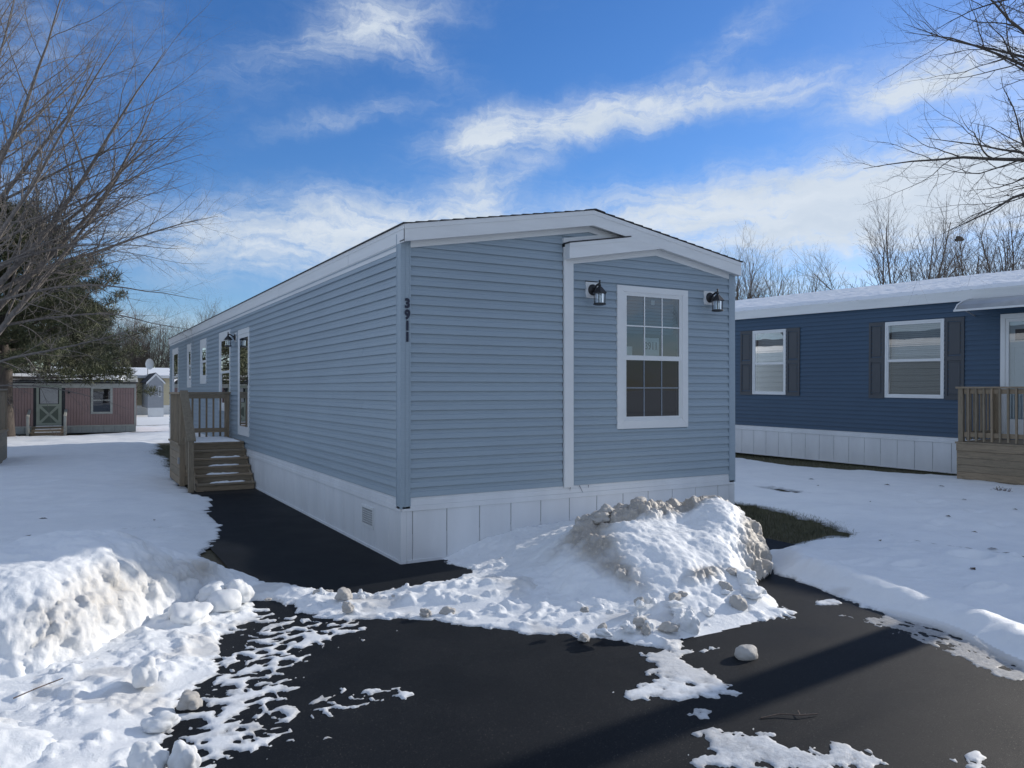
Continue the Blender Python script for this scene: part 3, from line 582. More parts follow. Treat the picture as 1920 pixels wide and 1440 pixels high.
for (x, y, z, r, k, rot, d, lab) in (
    (-1.93, -1.02, .11, .145, 5, .4, False, 'large rounded white snow lump at the foot of the left pile beside the melted patch'),
    (-2.22, -1.18, .08, .19, 3, 1.2, False, 'broad slab of snow lying against the cut side of the left pile'),
    (-1.78, -.78, .1, .13, 2, 2.0, False, 'white snow lump between the left pile and the berm across the driveway'),
    (-2.0, -.8, .12, .14, 0, 4.0, False, 'snow lump tucked behind the largest rounded lump of the left pile'),
    (-2.62, -2.45, .1, .10, 4, .5, False, 'upright pointed snow lump on the flat snow in front of the left pile'),
    (-2.42, -2.85, .05, .075, 0, 1.0, True, 'grey ice ball sunk in the thin snow at lower left'),
    (-2.60, -3.08, .05, .09, 1, .2, False, 'flat snow lump below the grey ice ball at lower left'),
    (-2.70, -3.55, .06, .10, 2, .9, False, 'snow lump at the bottom edge near the lower left corner'),
    (-2.55, -3.60, .05, .09, 4, 2.9, False, 'pointed snow lump beside another at the bottom edge'),
    (-1.0, -1.22, .09, .08, 0, .7, True, 'dirty ice lump on the berm across the driveway, the farther of a pair'),
    (-1.07, -1.52, .06, .055, 2, .7, True, 'dirty ice lump on the berm across the driveway, the nearer of a pair'),
    (-.55, -1.88, .04, .05, 0, 1.7, True, 'small tan ice ball at the near edge of the berm'),
    (-.36, -1.9, .03, .06, 1, 2.7, True, 'flat grey ice lump sunk in the berm right of its tan ball'),
    (.98, -3.81, .024, .085, 5, .15, True, 'tan dome of ice lying alone on the black asphalt'),
    (1.02, -3.22, .05, .10, 4, 1.4, False, 'pointed snow lump at the front foot of the big pile'),
    (1.68, -3.06, .08, .08, 2, 1.0, True, 'tan snow lump at the right front foot of the big pile'),
    (.68, -3.05, .08, .06, 0, 2.0, True, 'small tan ice ball on the front slope of the big pile'),
    (.83, -3.2, .06, .07, 1, 2.4, True, 'flat dirty lump low on the front slope of the big pile'),
    (.22, -2.98, .02, .045, 0, .3, True, 'small ice ball on the asphalt at the front edge of the big pile'),
    (2.18, -1.22, .64, .085, 5, .3, True, 'round dirty ice ball standing on top of the big pile'),
    (1.62, -1.3, .53, .085, 0, 2.3, True, 'round dirty lump at the left end of the big pile crest'),
    (1.74, -1.22, .58, .11, 1, 1.3, True, 'broad dirty lump on the crest just left of the ball on top'),
    (3.05, -1.1, .58, .06, 2, 1.9, False, 'small clean white lump on the crest right of the ball on top'),
    (1.95, -2.95, .12, .11, 3, .6, False, 'snow lump among the debris right of the big pile front'),
    (2.1, -2.75, .16, .10, 0, .9, False, 'rounded snow lump on the lower right slope of the big pile')):
    chunk(x, y, z, r, k, rot, lab, None, d)
rnd = random.Random(3)
for i in range(34):
    t = rnd.random(); x = 1.4 + 2.1 * t + rnd.uniform(-.05, .05); y = -1.2 + rnd.uniform(-.16, .13) + .04 * math.sin(t * 9)
    z = .49 + .08 * math.sin(math.pi * min(1, t * 1.25)) - .02 * abs(y + 1.2) / .1
    chunk(x, y, z, rnd.uniform(.035, .08), rnd.randrange(5), rnd.uniform(0, 6), 'dirty ice lump on the crest of the big pile', 'ice lumps along the crest of the big pile', True)
for i in range(38):
    t = rnd.random(); a = rnd.random()
    if i % 2: x, y = -1.75 + 1.9 * t, -.5 - 1.2 * t + rnd.uniform(-.25, .2)
    else: x, y = -3.2 + 1.6 * t, -2.05 + 1.75 * t - rnd.uniform(.02, .35)
    chunk(x, y, .045, rnd.uniform(.02, .06), rnd.randrange(5), rnd.uniform(0, 6), 'small snow lump strewn along the left pile and the berm', 'snow lumps strewn along the left pile and the berm', rnd.random() < .25)
for i in range(30):
    t = rnd.random(); x = .3 + 2.2 * t; y = -3.15 + .3 * t * t + rnd.uniform(-.02, .38)
    chunk(x, y, .04 + max(0, (y + 3.2)) * .28, rnd.uniform(.025, .07), rnd.randrange(5), rnd.uniform(0, 6), 'small snow lump at the front foot of the big pile', 'snow lumps at the front foot of the big pile', rnd.random() < .3)

# ------------------------------------------------------------------ house parts
def course_piece(P, u0, u1, z0, z1, mat, root, name='siding_course'):
    h = z1 - z0
    prof = [(.001, z0 + .007), (.017, z0 + .007), (.0225, z0), (.0235, z0 + .003), (.0225, z0 + .014), (.0155, z0 + h * .50), (.0085, z0 + h * .56), (.002, z1 + .008)]
    mb = MB(); n = len(prof)
    mb.add([P(u0, o, z) for o, z in prof] + [P(u1, o, z) for o, z in prof],
           [(i, i + 1, n + i + 1, n + i) for i in range(n - 1)] + [tuple(range(n)), tuple(range(n, 2 * n))[::-1]])
    return mb.build(name, mat, root)
def siding(P, u0, u1, z0, z1, e, holes, mat, root, top=None, seam=False):
    k = 0; z = z0
    while z < z1 - .01:
        zt = min(z + e, z1)
        a, b = u0, u1
        if top:
            us = [u0 + (u1 - u0) * i / 200 for i in range(201)]; ok = [u for u in us if top(u) > z]
            if not ok: break
            a, b = ok[0], ok[-1]
        segs = [(a, b)]
        for (h0, h1, hz0, hz1) in holes:
            if hz0 < zt - .01 and hz1 > z + .01:
                ns = []
                for s, t in segs:
                    if h1 <= s or h0 >= t: ns.append((s, t)); continue
                    if h0 > s: ns.append((s, h0))
                    if h1 < t: ns.append((h1, t))
                segs = ns
        for s, t in segs:
            if t - s < .01: continue
            if not seam: course_piece(P, s, t, z, zt, mat, root); continue
            c = u0 + (1.1 + 1.22 * (k % 3)) ; q = s
            while q < t - .01:
                while c < q + .4: c += 3.66
                r = t if c > t - .4 else c
                course_piece((lambda P_, d: (lambda u, o, zz: P_(u, o + d, zz)))(P, .0016 * ((int(c * 10) + k) % 2)), q, r, z, zt, mat, root); q = r
        k += 1
        for (h0, h1, hz0, hz1) in holes:
            if hz0 < zt - .01 and hz1 > z + .01:
                c, d = max(a, h0), min(b, h1)
                if d - c > .05:
                    if hz0 > z + .012: course_piece(P, c, d, z, hz0, mat, root)
                    if hz1 < zt - .012: course_piece(P, c, d, hz1 - .01, zt, mat, root)
        z = zt
def sheath(P, u0, u1, z0, z1, holes, root, top=None, mat='sheath'):
    # wall board behind the siding, open where the windows are
    us = sorted({u0, u1} | {h for H in holes for h in H[:2]}); mb = MB()
    for a, b in zip(us[:-1], us[1:]):
        zs = [(z0, z1)]; m = (a + b) / 2
        for (h0, h1, c, d) in holes:
            if h0 < m < h1: zs = [(p, q) for s, t in zs for p, q in ((s, min(t, c)), (max(s, d), t)) if q > p]
        for s, t in zs:
            mb.add([P(a, 0, s), P(b, 0, s), P(b, 0, t), P(a, 0, t), P(a, -.09, s), P(b, -.09, s), P(b, -.09, t), P(a, -.09, t)],
                   [(0, 1, 2, 3), (7, 6, 5, 4), (0, 4, 5, 1), (2, 6, 7, 3), (0, 3, 7, 4), (1, 5, 6, 2)])
    return mb.build('wall', M[mat], root)
def pbox(mb, P, u0, u1, o0, o1, z0, z1):
    return mb.add([P(u0, o0, z0), P(u1, o0, z0), P(u1, o1, z0), P(u0, o1, z0), P(u0, o0, z1), P(u1, o0, z1), P(u1, o1, z1), P(u0, o1, z1)],
                  [(0, 3, 2, 1), (4, 5, 6, 7), (0, 1, 5, 4), (1, 2, 6, 5), (2, 3, 7, 6), (3, 0, 4, 7)])
def pframe(mb, P, u0, u1, z0, z1, l, r, b, t, o0, o1):
    """mitred frame: outer rect to inner rect"""
    O = [(u0, z0), (u1, z0), (u1, z1), (u0, z1)]; I = [(u0 + l, z0 + b), (u1 - r, z0 + b), (u1 - r, z1 - t), (u0 + l, z1 - t)]
    for i in range(4):
        j = (i + 1) % 4; g = .0012; q = [O[i], O[j], I[j], I[i]]
        c = (sum(p[0] for p in q) / 4, sum(p[1] for p in q) / 4)
        mb.prism([P(u, o0, z) for u, z in q], Vector(P(0, o1, 0)) - Vector(P(0, o0, 0)))
def window(P, root, u0, u1, z0, z1, tl, tr, tb, tt, mid, grid=None, blind=0.0, rail=.05, depth=.05, label=None, white='white', proud=.03, blind_open=.25, low='glass_dark', blind_mat='blind'):
    mb = MB(); pframe(mb, P, u0, u1, z0, z1, tl, tr, tb, tt, -.0, proud); win = mb.build('window', M[white], root, bevel=.002)
    if label: win['label'] = label
    a, b, c, d = u0 + tl, u1 - tr, z0 + tb, z1 - tt
    mb = MB(); pframe(mb, P, a, b, c, d, .018, .018, .02, .018, -.05, proud - .008); mb.build('window_frame', M[white], win)
    a += .018; b -= .018; c += .02; d -= .018
    s = .028
    mb = MB(); pframe(mb, P, a, b, mid - rail / 2, d, s, s, rail * .85, s, -.03, proud - .011); mb.build('sash', M[white], win)
    mb = MB(); pframe(mb, P, a, b, c, mid + rail / 2 - .003, s, s, s, rail * .8, -.048, proud - .019); mb.build('sash', M[white], win)
    up = (a + s, b - s, mid + rail * .35, d - s); lo = (a + s, b - s, c + s, mid - rail * .3)
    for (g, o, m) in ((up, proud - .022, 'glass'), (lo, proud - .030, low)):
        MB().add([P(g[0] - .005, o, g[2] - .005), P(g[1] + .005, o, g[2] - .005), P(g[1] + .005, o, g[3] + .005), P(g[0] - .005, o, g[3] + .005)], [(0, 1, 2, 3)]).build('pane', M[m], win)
    if grid:
        for (g, o) in ((up, proud - .0205), (lo, proud - .0301)):
            w = .008
            for i in range(1, grid[0]):
                u = g[0] + (g[1] - g[0]) * i / grid[0]; pbox(MB(), P, 0, 0, 0, 0, 0, 0)
                mb = MB(); pbox(mb, P, u - w, u + w, o, o + .006, g[2], g[3]); mb.build('muntin', M[white] if o > proud - .03 else M['muntin_dim'], win)
            for i in range(1, grid[1]):
                z = g[2] + (g[3] - g[2]) * i / grid[1]
                mb = MB(); pbox(mb, P, g[0], g[1], o + .0065, o + .0115, z - w, z + w); mb.build('muntin', M[white] if o > proud - .03 else M['muntin_dim'], win)
    if blind > 0:
        z = d - .03; zb = d - (d - c) * blind; i = 0
        while z > zb:
            mb = MB(); mb.add([P(a + .02, -.10, z), P(b - .02, -.10, z), P(b - .02, -.10 - .018, z - .042 * (1 - blind_open)), P(a + .02, -.10 - .018, z - .042 * (1 - blind_open))], [(0, 1, 2, 3)])
            mb.build('blind_slat', M[blind_mat], win); z -= .042; i += 1
    return win
def skirting(P, root, u0, u1, z0, z1, zt, first, pitch, corner=True, mat='skirt'):
    us = [u0]; u = first
    while u < u1 - .05: us.append(u); u += pitch
    us.append(u1)
    for a, b in zip(us[:-1], us[1:]):
        mb = MB(); g = .0022
        pts = [(a + g, .0), (a + g + .006, .008), (b - g - .006, .008), (b - g, .0)]
        n = 4
        mb.add([P(u, o, z0) for u, o in pts] + [P(u, o, z1) for u, o in pts], [(i, i + 1, n + i + 1, n + i) for i in range(3)] + [(0, 3, n + 3, n)])
        mb.build('skirting_panel', M[mat], root)
    mb = MB(); pbox(mb, P, u0, u1, -.03, -.004, z0, z1); mb.build('skirting_back', M['seam'], root)
    mb = MB(); pbox(mb, P, u0, u1, -.004, .022, z1, z1 + (zt - z1) * .38); mb.build('skirting_rail', M[mat], root, bevel=.003)
    mb = MB(); pbox(mb, P, u0, u1, -.004, .0165, z1 + (zt - z1) * .38, zt - .035); mb.build('skirting_rail', M[mat], root, bevel=.003)
    mb = MB(); pbox(mb, P, u0, u1, -.004, .012, zt - .035, zt - .002); mb.build('skirting_rail', M[mat], root)
    mb = MB(); pbox(mb, P, u0, u1, -.004, .018, z0 - .0, z0 + .03); mb.build('skirting_track', M[mat], root)
def front(u, o, z): return (u, -o, z)
W, LEN = 4.79, 20.97
def leftw(u, o, z): return (-o, u, z)
def rightw(u, o, z): return (W + o, u, z)
def backw(u, o, z): return (u, LEN + o, z)
ZB, ZS = .688, .544

def main_house():
    H = empty('mobile_home', (0, 0, 0), label='light blue-grey mobile home with white trim numbered 3911 in the centre', cat='mobile home')
    e = .1016
    fz = lambda x: (3.30 + .173 * x) if x < 2.385 else (3.7126 - .173 * (x - 2.385))     # bottom line of the frieze
    tz = lambda x: fz(x) + .10
    win_f = (2.808, 3.960, 1.338, 3.108)
    # front wall, both halves of the siding stop at the white upright
    hf = [(win_f[0] + .02, win_f[1] - .02, win_f[2] + .02, win_f[3] - .02)]
    siding(front, .088, 2.012, ZB, 3.95, e, [], M['siding_x'], H, tz)
    siding(front, 2.016, 3.2, ZB + 28 * e, 3.95, e, [], M['siding_x'], H, tz)
    siding(front, 2.150, 4.704, ZB, 3.95, e, hf + [(2.345, 2.53, 2.925, 3.115), (4.25, 4.44, 2.945, 3.135)], M['siding_x'], H, lambda x: 3.30 + .10 + min(.166 * (x - 2.15), .166 * (4.704 - x)) )
    for sx in (0,):
        mb = MB(); mb.prism([(0.0, 0, .3), (W, 0, .3), (W, 0, 3.46), (2.395, 0, 3.88), (0, 0, 3.46)], (0, .02, 0))
    wf = [(win_f[0] + .10, win_f[1] - .10, win_f[2] + .1, win_f[3] - .07)]
    sheath(front, 0.09, W - .09, .30, 3.40, wf, H)
    MB().prism([(0.02, 0.0, 3.402), (W - .02, 0.0, 3.402), (W - .02, 0, 3.44), (2.395, 0, 3.86), (.02, 0, 3.44)], (0, .09, 0)).build('gable_wall', M['sheath'], H)
    # corner posts
    for nm, (a, b, c, d) in (('l', (-.022, .088, -.022, .09)), ('r', (W - .088, W + .004, -.022, .09))):
        mb = MB(); zt_ = 3.46
        if nm == 'l':
            mb.add([(a, d, .575), (a, c, .575), (b, c, .575), (b, 0, .575), (0, 0, .575), (0, d, .575)] + [(a, d, zt_), (a, c, zt_), (b, c, zt_), (b, 0, zt_), (0, 0, zt_), (0, d, zt_)],
                   [(0, 1, 7, 6), (1, 2, 8, 7), (2, 3, 9, 8), (3, 4, 10, 9), (4, 5, 11, 10), (5, 0, 6, 11), (5, 4, 3, 2, 1, 0), (6, 7, 8, 9, 10, 11)])
            mb.box(b - .012, b + .004, c - .004, 0, .60, zt_).box(a - .004, 0, d - .012, d + .004, .60, zt_)
            mb.box(.030, .034, c - .003, c, .58, zt_)
        else:
            mb.box(a, W + .022, c, -.002, .575, zt_).box(W + .002, W + .022, 0, d, .575, zt_)
            mb.box(a - .004, a + .012, c - .004, 0, .60, zt_)
        mb.build('corner_post', M['siding_post'], H)
    # left wall openings
    door = (7.69, 8.78, .915, 3.02)
    wins = [(9.66, 11.02, 1.35, 3.105, 2.21), (12.90, 13.88, 1.97, 3.105, 2.54), (15.63, 16.40, 1.88, 3.115, 2.50), (18.5, 19.97, 1.35, 3.135, 2.24)]
    hl = [(w[0] + .02, w[1] - .02, w[2] + .02, w[3] - .02) for w in wins] + [(door[0] + .02, door[1] - .02, door[2] + .0, door[3] - .02)]
    siding(leftw, .09, LEN - .09, ZB, 3.34, e, hl, M['siding_y'], H, seam=True)
    sheath(leftw, .09, LEN - .09, .30, 3.44, [(w[0] + .1, w[1] - .1, w[2] + .12, w[3] - .08) for w in wins] + [(door[0] + .06, door[1] - .06, door[2] + .06, door[3] - .06)], H)
    for i, w in enumerate(wins):
        ft = (.17, .17) if i in (1, 2) else (.13, .14)
        window(leftw, H, w[0], w[1], w[2], w[3], .06, .06, ft[0], ft[1] if i else .15, w[4], None, rail=.055, blind=.0 if i != 3 else .5, label=('tall white framed window next to the door', 'short white framed window', 'narrow white framed window', 'tall white framed window at the far end')[i])
    # right wall (seen only in the neighbour's windows)
    winr = [(7.9, 9.3, 1.5, 3.1, 2.3)]
    siding(rightw, .09, LEN - .09, ZB, 3.34, e * 2, [(w[0] + .02, w[1] - .02, w[2] + .02, w[3] - .02) for w in winr], M['siding_y'], H)
    sheath(rightw, .09, LEN - .09, .30, 3.44, [(w[0] + .1, w[1] - .1, w[2] + .1, w[3] - .1) for w in winr], H)
    for w in winr: window(rightw, H, w[0], w[1], w[2], w[3], .12, .12, .12, .12, w[4], None)
    MB().box(W - .16, W - .14, 7.7, 9.5, 1.3, 3.3).build('sun_block_panel', M['sheath'], H)  # unseen dark panel added behind the window to keep sun out of the rooms
    mb = MB(); pbox(mb, backw, 0.02, W - .02, -.09, 0, .3, 3.44); mb.prism([(0.02, LEN, 3.442), (W - .02, LEN, 3.442), (2.395, LEN, 3.86)], (0, -.09, 0)); mb.build('wall', M['siding_x'], H)
    MB().box(.06, W - .06, .06, LEN - .06, .72, .76).build('floor', M['room'], H)
    MB().box(.06, W - .06, .06, LEN - .06, 3.36, 3.39).build('ceiling', M['room'], H)
    for y in (3.6, 11.9, 17.2): MB().box(.1, W - .1, y, y + .08, .76, 3.36).build('partition', M['room'], H)
    # white upright, its head and foot
    MB().box(2.020, 2.152, -.040, -.001, .672, 3.50).build('upright_trim', M['white'], H, bevel=.003)
    # door
    P = leftw
    mb = MB(); pframe(mb, P, door[0], door[1], door[2], door[3], .055, .055, .05, .10, -.02, .028); D = mb.build('door', M['white'], H, bevel=.003); D['label'] = 'white storm door with a full length glass'
    a, b, c, d = door[0] + .055, door[1] - .055, door[2] + .05, door[3] - .10
    mb = MB(); pframe(mb, P, a + .004, b - .004, c, d - .004, .05, .05, .13, .07, -.005, .026); mb.build('storm_door_frame', M['white'], D)
    MB().add([P(a + .04, .018, c + .1), P(b - .04, .018, c + .1), P(b - .04, .018, d - .06), P(a + .04, .018, d - .06)], [(0, 1, 2, 3)]).build('door_glass', M['glass'], D)
    mb = MB(); pbox(mb, P, a + .002, b - .002, -.07, -.03, c, d); mb.build('door_leaf', M['blind'], D)
    for (z0, z1) in ((1.1, 1.7), (1.85, 2.75)):
        for (y0, y1) in ((a + .12, (a + b) / 2 - .05), ((a + b) / 2 + .05, b - .12)):
            mb = MB(); pframe(mb, P, y0, y1, z0, z1, .03, .03, .03, .03, -.03, -.018); mb.build('door_panel', M['blind'], D)
    MB().tube(P(a + .035, .03, 1.98), P(a + .035, .08, 1.98), .012, .012).tube(P(a + .035, .08, 1.98), P(a + .13, .085, 1.95), .011, .009).build('door_handle', M['black'], D)
    mb = MB(); pbox(mb, P, a + .015, a + .055, .028, .036, 1.9, 2.07); mb.build('lock_plate', M['black'], D)
    # roof
    ov = .135
    def slab(x0, z0, x1, z1, th): return [(x0, -ov, z0), (x1, -ov, z1), (x1, -ov, z1 - th), (x0, -ov, z0 - th)]
    roof = MB().prism([(-.02, -ov + .021, 3.53), (2.395, -ov + .021, 3.948), (4.81, -ov + .021, 3.53), (4.81, -ov + .021, 3.49), (2.395, -ov + .021, 3.908), (-.02, -ov + .021, 3.49)], (0, LEN + 2 * ov - .03, 0)).build('roof', M['shingle'], H)
    for side in (0, 1):
        for i in range(17):
            t0 = i / 17; t1 = (i + 1.08) / 17
            xa, za = (-.045 + 2.44 * t0, 3.531 + .422 * t0); xb, zb = (-.045 + 2.44 * min(t1, 1), 3.531 + .422 * min(t1, 1))
            if side: xa, xb = 4.79 - xa, 4.79 - xb
            MB().prism([(xa, -ov - .014, za + .003), (xb, -ov - .014, zb + .003), (xb, -ov - .014, zb + .006), (xa, -ov - .014, za + .016)], (0, LEN + 2 * ov + .02, 0)).build('shingle_course', M['shingle'], roof)
    MB().prism([(2.25, -ov - .016, 3.945), (2.395, -ov - .016, 3.972), (2.54, -ov - .016, 3.945), (2.395, -ov - .016, 3.958)], (0, LEN + 2 * ov + .02, 0)).build('ridge_cap', M['shingle'], roof)
    th = .178
    # rake boards: left one from eave to ridge, right one from ridge to eave, each with its upper lip
    for nm, pts in (('l', [(-.024, 3.532), (2.373, 3.948)]), ('r', [(2.373, 3.948), (4.812, 3.528)])):
        (xa, za), (xb, zb) = pts
        MB().prism([(xa, -ov, za - th), (xb, -ov, zb - th), (xb, -ov, zb), (xa, -ov, za)], (0, .02, 0)).build('rake_board', M['white_x'], H)
        MB().prism([(xa, -ov - .006, za - .048), (xb, -ov - .006, zb - .048), (xb, -ov - .006, zb + .001), (xa, -ov - .006, za + .001)], (0, .0055, 0)).build('rake_trim', M['white_x'], H)
        MB().prism([(xa, -ov - .003, za - th), (xb, -ov - .003, zb - th), (xb, -ov - .003, zb - th + .022), (xa, -ov - .003, za - th + .022)], (0, .0025, 0)).build('rake_trim', M['white_x'], H)
        MB().prism([(xa, -ov + .021, za - th + .012), (xb, -ov + .021, zb - th + .012), (xb, -ov + .021, zb - th + .024), (xa, -ov + .021, za - th + .024)], (0, ov - .023, 0)).build('soffit', M['soffit'], H)
    # frieze under the main gable
    MB().prism([(.088, -.030, fz(.088)), (2.385, -.026, fz(2.385)), (2.385, -.026, fz(2.385) + .18), (.088, -.030, fz(.088) + .18)], (0, .025, 0)).build('frieze_board', M['white_x'], H)
    MB().prism([(2.385, -.026, fz(2.385)), (3.3, -.026, fz(3.3)), (3.3, -.026, fz(3.3) + .18), (2.385, -.026, fz(2.385) + .18)], (0, .025, 0)).build('frieze_board', M['white_x'], H)
    # small projecting gable on the right
    G = MB().prism([(2.030, -ov - .002, 3.350), (3.434, -ov - .002, 3.5925), (2.918 + .5, -ov - .002, 3.598), (2.922, -ov - .002, 3.684), (2.030, -ov - .002, 3.530)], (0, .021, 0)).build('rake_board', M['white_x'], H)
    G['label'] = 'short rake board of the small lower gable'
    MB().prism([(2.030, -ov - .008, 3.485), (2.845, -ov - .008, 3.626), (2.918, -ov - .008, 3.682), (2.030, -ov - .008, 3.531)], (0, .0055, 0)).build('rake_trim', M['white_x'], G)
    MB().box(2.030, 2.052, -ov + .0195, -.036, 3.350, 3.530).build('rake_return', M['white'], G)
    MB().prism([(2.018, -ov - .016, 3.531), (2.93, -ov - .016, 3.690), (2.93, -ov - .016, 3.700), (2.018, -ov - .016, 3.545)], (0, ov + .014, 0)).build('shingle_course', M['shingle'], G)
    MB().prism([(2.054, -ov + .02, 3.37), (3.434, -ov + .02, 3.608), (3.434, -ov + .02, 3.62), (2.054, -ov + .02, 3.382)], (0, ov - .023, 0)).build('soffit', M['soffit'], G)
    MB().prism([(2.007, -.045, 3.546), (3.05, -.045, 3.727), (3.05, -.045, 3.775), (2.007, -.045, 3.600)], (0, .043, 0)).build('flashing_board', M['white_x'], H)
    MB().prism([(2.154, -.024, 3.312), (3.430, -.024, 3.520), (3.430, -.024, 3.70), (2.154, -.024, 3.50)], (0, .022, 0)).build('frieze_board', M['white_x'], H)
    MB().prism([(3.430, -.024, 3.520), (4.702, -.024, 3.312), (4.702, -.024, 3.50), (3.430, -.024, 3.70)], (0, .022, 0)).build('frieze_board', M['white_x'], H)
    # side eaves
    for s in (0, 1):
        x = -.024 if s == 0 else 4.812; sg = -1 if s == 0 else 1
        MB().box(x, x - sg * .018, -ov + .0005, LEN + ov, 3.354, 3.531).build('fascia_board', M['white_y'], H)
        MB().box(x + sg * .005, x + sg * .0005, -ov + .001, LEN + ov, 3.485, 3.533).build('fascia_trim', M['white_y'], H)
        for k in range(6):
            y = 3.6 * k + 1.7; MB().box(x + sg * .003, x + sg * .0005, y, y + .06, 3.356, 3.483).build('fascia_joint', M['white_y'], H)
        MB().box(0 if s == 0 else W, (x - sg * .02), .002, LEN, 3.358, 3.372).build('soffit', M['soffit'], H)
        wx = -.017 if s == 0 else W + .017
        MB().box(wx, 0 if s == 0 else W, .092, LEN - .09, 3.285, 3.357).build('frieze_board', M['white_y'], H)
    # front window with its sign
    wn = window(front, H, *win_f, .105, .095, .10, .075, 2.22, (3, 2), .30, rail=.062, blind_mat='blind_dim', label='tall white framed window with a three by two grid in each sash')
    # skirting
    skirting(front, H, .0, W, .0, ZS, ZB, .121, .3985)
    skirting(leftw, H, .0, LEN, .0, ZS, ZB, .35, .3985)
    skirting(rightw, H, .0, LEN, .0, ZS, ZB, .35, .3985 * 2)
    for (x, y) in ((0, 0), (W, 0)):
        s = -1 if x == 0 else 1
        MB().box(x + s * .014, x - s * .085, -.014, -.009, .0, ZS).box(x + s * .014, x + s * .009, -.009, .07, 0, ZS).box(x - s * .05, x - s * .056, -.018, -.014, 0, ZS).build('skirting_corner', M['skirt'], H)
    # skirting vent
    v = MB(); pframe(v, leftw, .80, 1.22, .235, .475, .035, .035, .03, .03, .008, .020); V = v.build('skirting_vent', M['white'], H); V['label'] = 'rectangular vent grille in the skirting'
    mb = MB(); pbox(mb, leftw, .83, 1.19, .006, .0085, .26, .45); mb.build('vent_opening', M['vent'], V)
    for i in range(1, 9):
        u = .835 + .35 * i / 9; mb = MB(); pbox(mb, leftw, u - .004, u + .004, .009, .015, .265, .445); mb.build('vent_bar', M['white'], V)
    for i in range(1, 7):
        z = .265 + .18 * i / 7; mb = MB(); pbox(mb, leftw, .835, 1.185, .0155, .018, z - .004, z + .004); mb.build('vent_bar', M['white'], V)
    v = MB(); pframe(v, leftw, 18.9, 19.3, .16, .40, .03, .03, .03, .03, .008, .020); V = v.build('skirting_vent', M['white'], H)
    mb = MB(); pbox(mb, leftw, 18.93, 19.27, .006, .0085, .19, .37); mb.build('vent_opening', M['vent'], V)
    # scuffs where weeds press on the skirting rail
    for (x, dx, l) in ((2.11, -.008, .05), (2.24, .05, .09), (2.37, .002, .035)):
        MB().tube((x, -.03, ZB - .005), (x + dx, -.032, ZB - .005 - l), .004, .0015, 5).build('skirting_nail', M['ink'], H)
    # number on the corner post
    def text(body, size, loc, rot, parent, mat, name, ext=.004, sx=1.0, off=0.0):
        cu = bpy.data.curves.new(name, 'FONT'); cu.body = body; cu.size = size; cu.extrude = ext; cu.offset = off; cu.align_x = 'CENTER'; cu.align_y = 'CENTER'; cu.resolution_u = 4
        t = bpy.data.objects.new(name, cu); col.objects.link(t); bpy.context.view_layer.update()
        me = bpy.data.meshes.new_from_object(t.evaluated_get(bpy.context.evaluated_depsgraph_get())); bpy.data.objects.remove(t)
        me.materials.append(mat) if not me.materials else me.materials.__setitem__(0, mat)
        o = bpy.data.objects.new(name, me); col.objects.link(o); o.location = loc; o.rotation_euler = rot; o.scale = (sx, 1, 1); o.parent = parent; return o
    for i, ch in enumerate('3911'):
        text(ch, .135, (.052, -.030, 2.722 - i * .1175), (R(90), 0, 0), H, M['ink'], 'house_number_digit', .003, .9, .006)
    S = empty('window_sign', (3.38, .005, 2.36), label='white paper sign reading 3911 in the front window', cat='sign')
    MB().box(-.13, .13, .013, .0145, -.115, .115).build('paper', M['paper'], S)
    text('3911', .13, (0, .012, .01), (R(90), 0, 0), S, M['ink'], 'lettering', .0006, .82, .003)
    S2 = MB().box(0, .10, .0, .0015, -.055, .055).build('window_sticker', M['paper']); S2.location = (2.975, .018, 2.305); tag(S2, 'small pale sticker in the lower left corner of the upper front window pane', 'sticker')
    S3 = MB().box(-.028, .028, .0, .0015, -.03, .03).build('window_sticker', M['paper']); S3.location = (3.41, .018, 2.925); tag(S3, 'tiny white sticker at the top of the front window', 'sticker')
    return H
main_house()

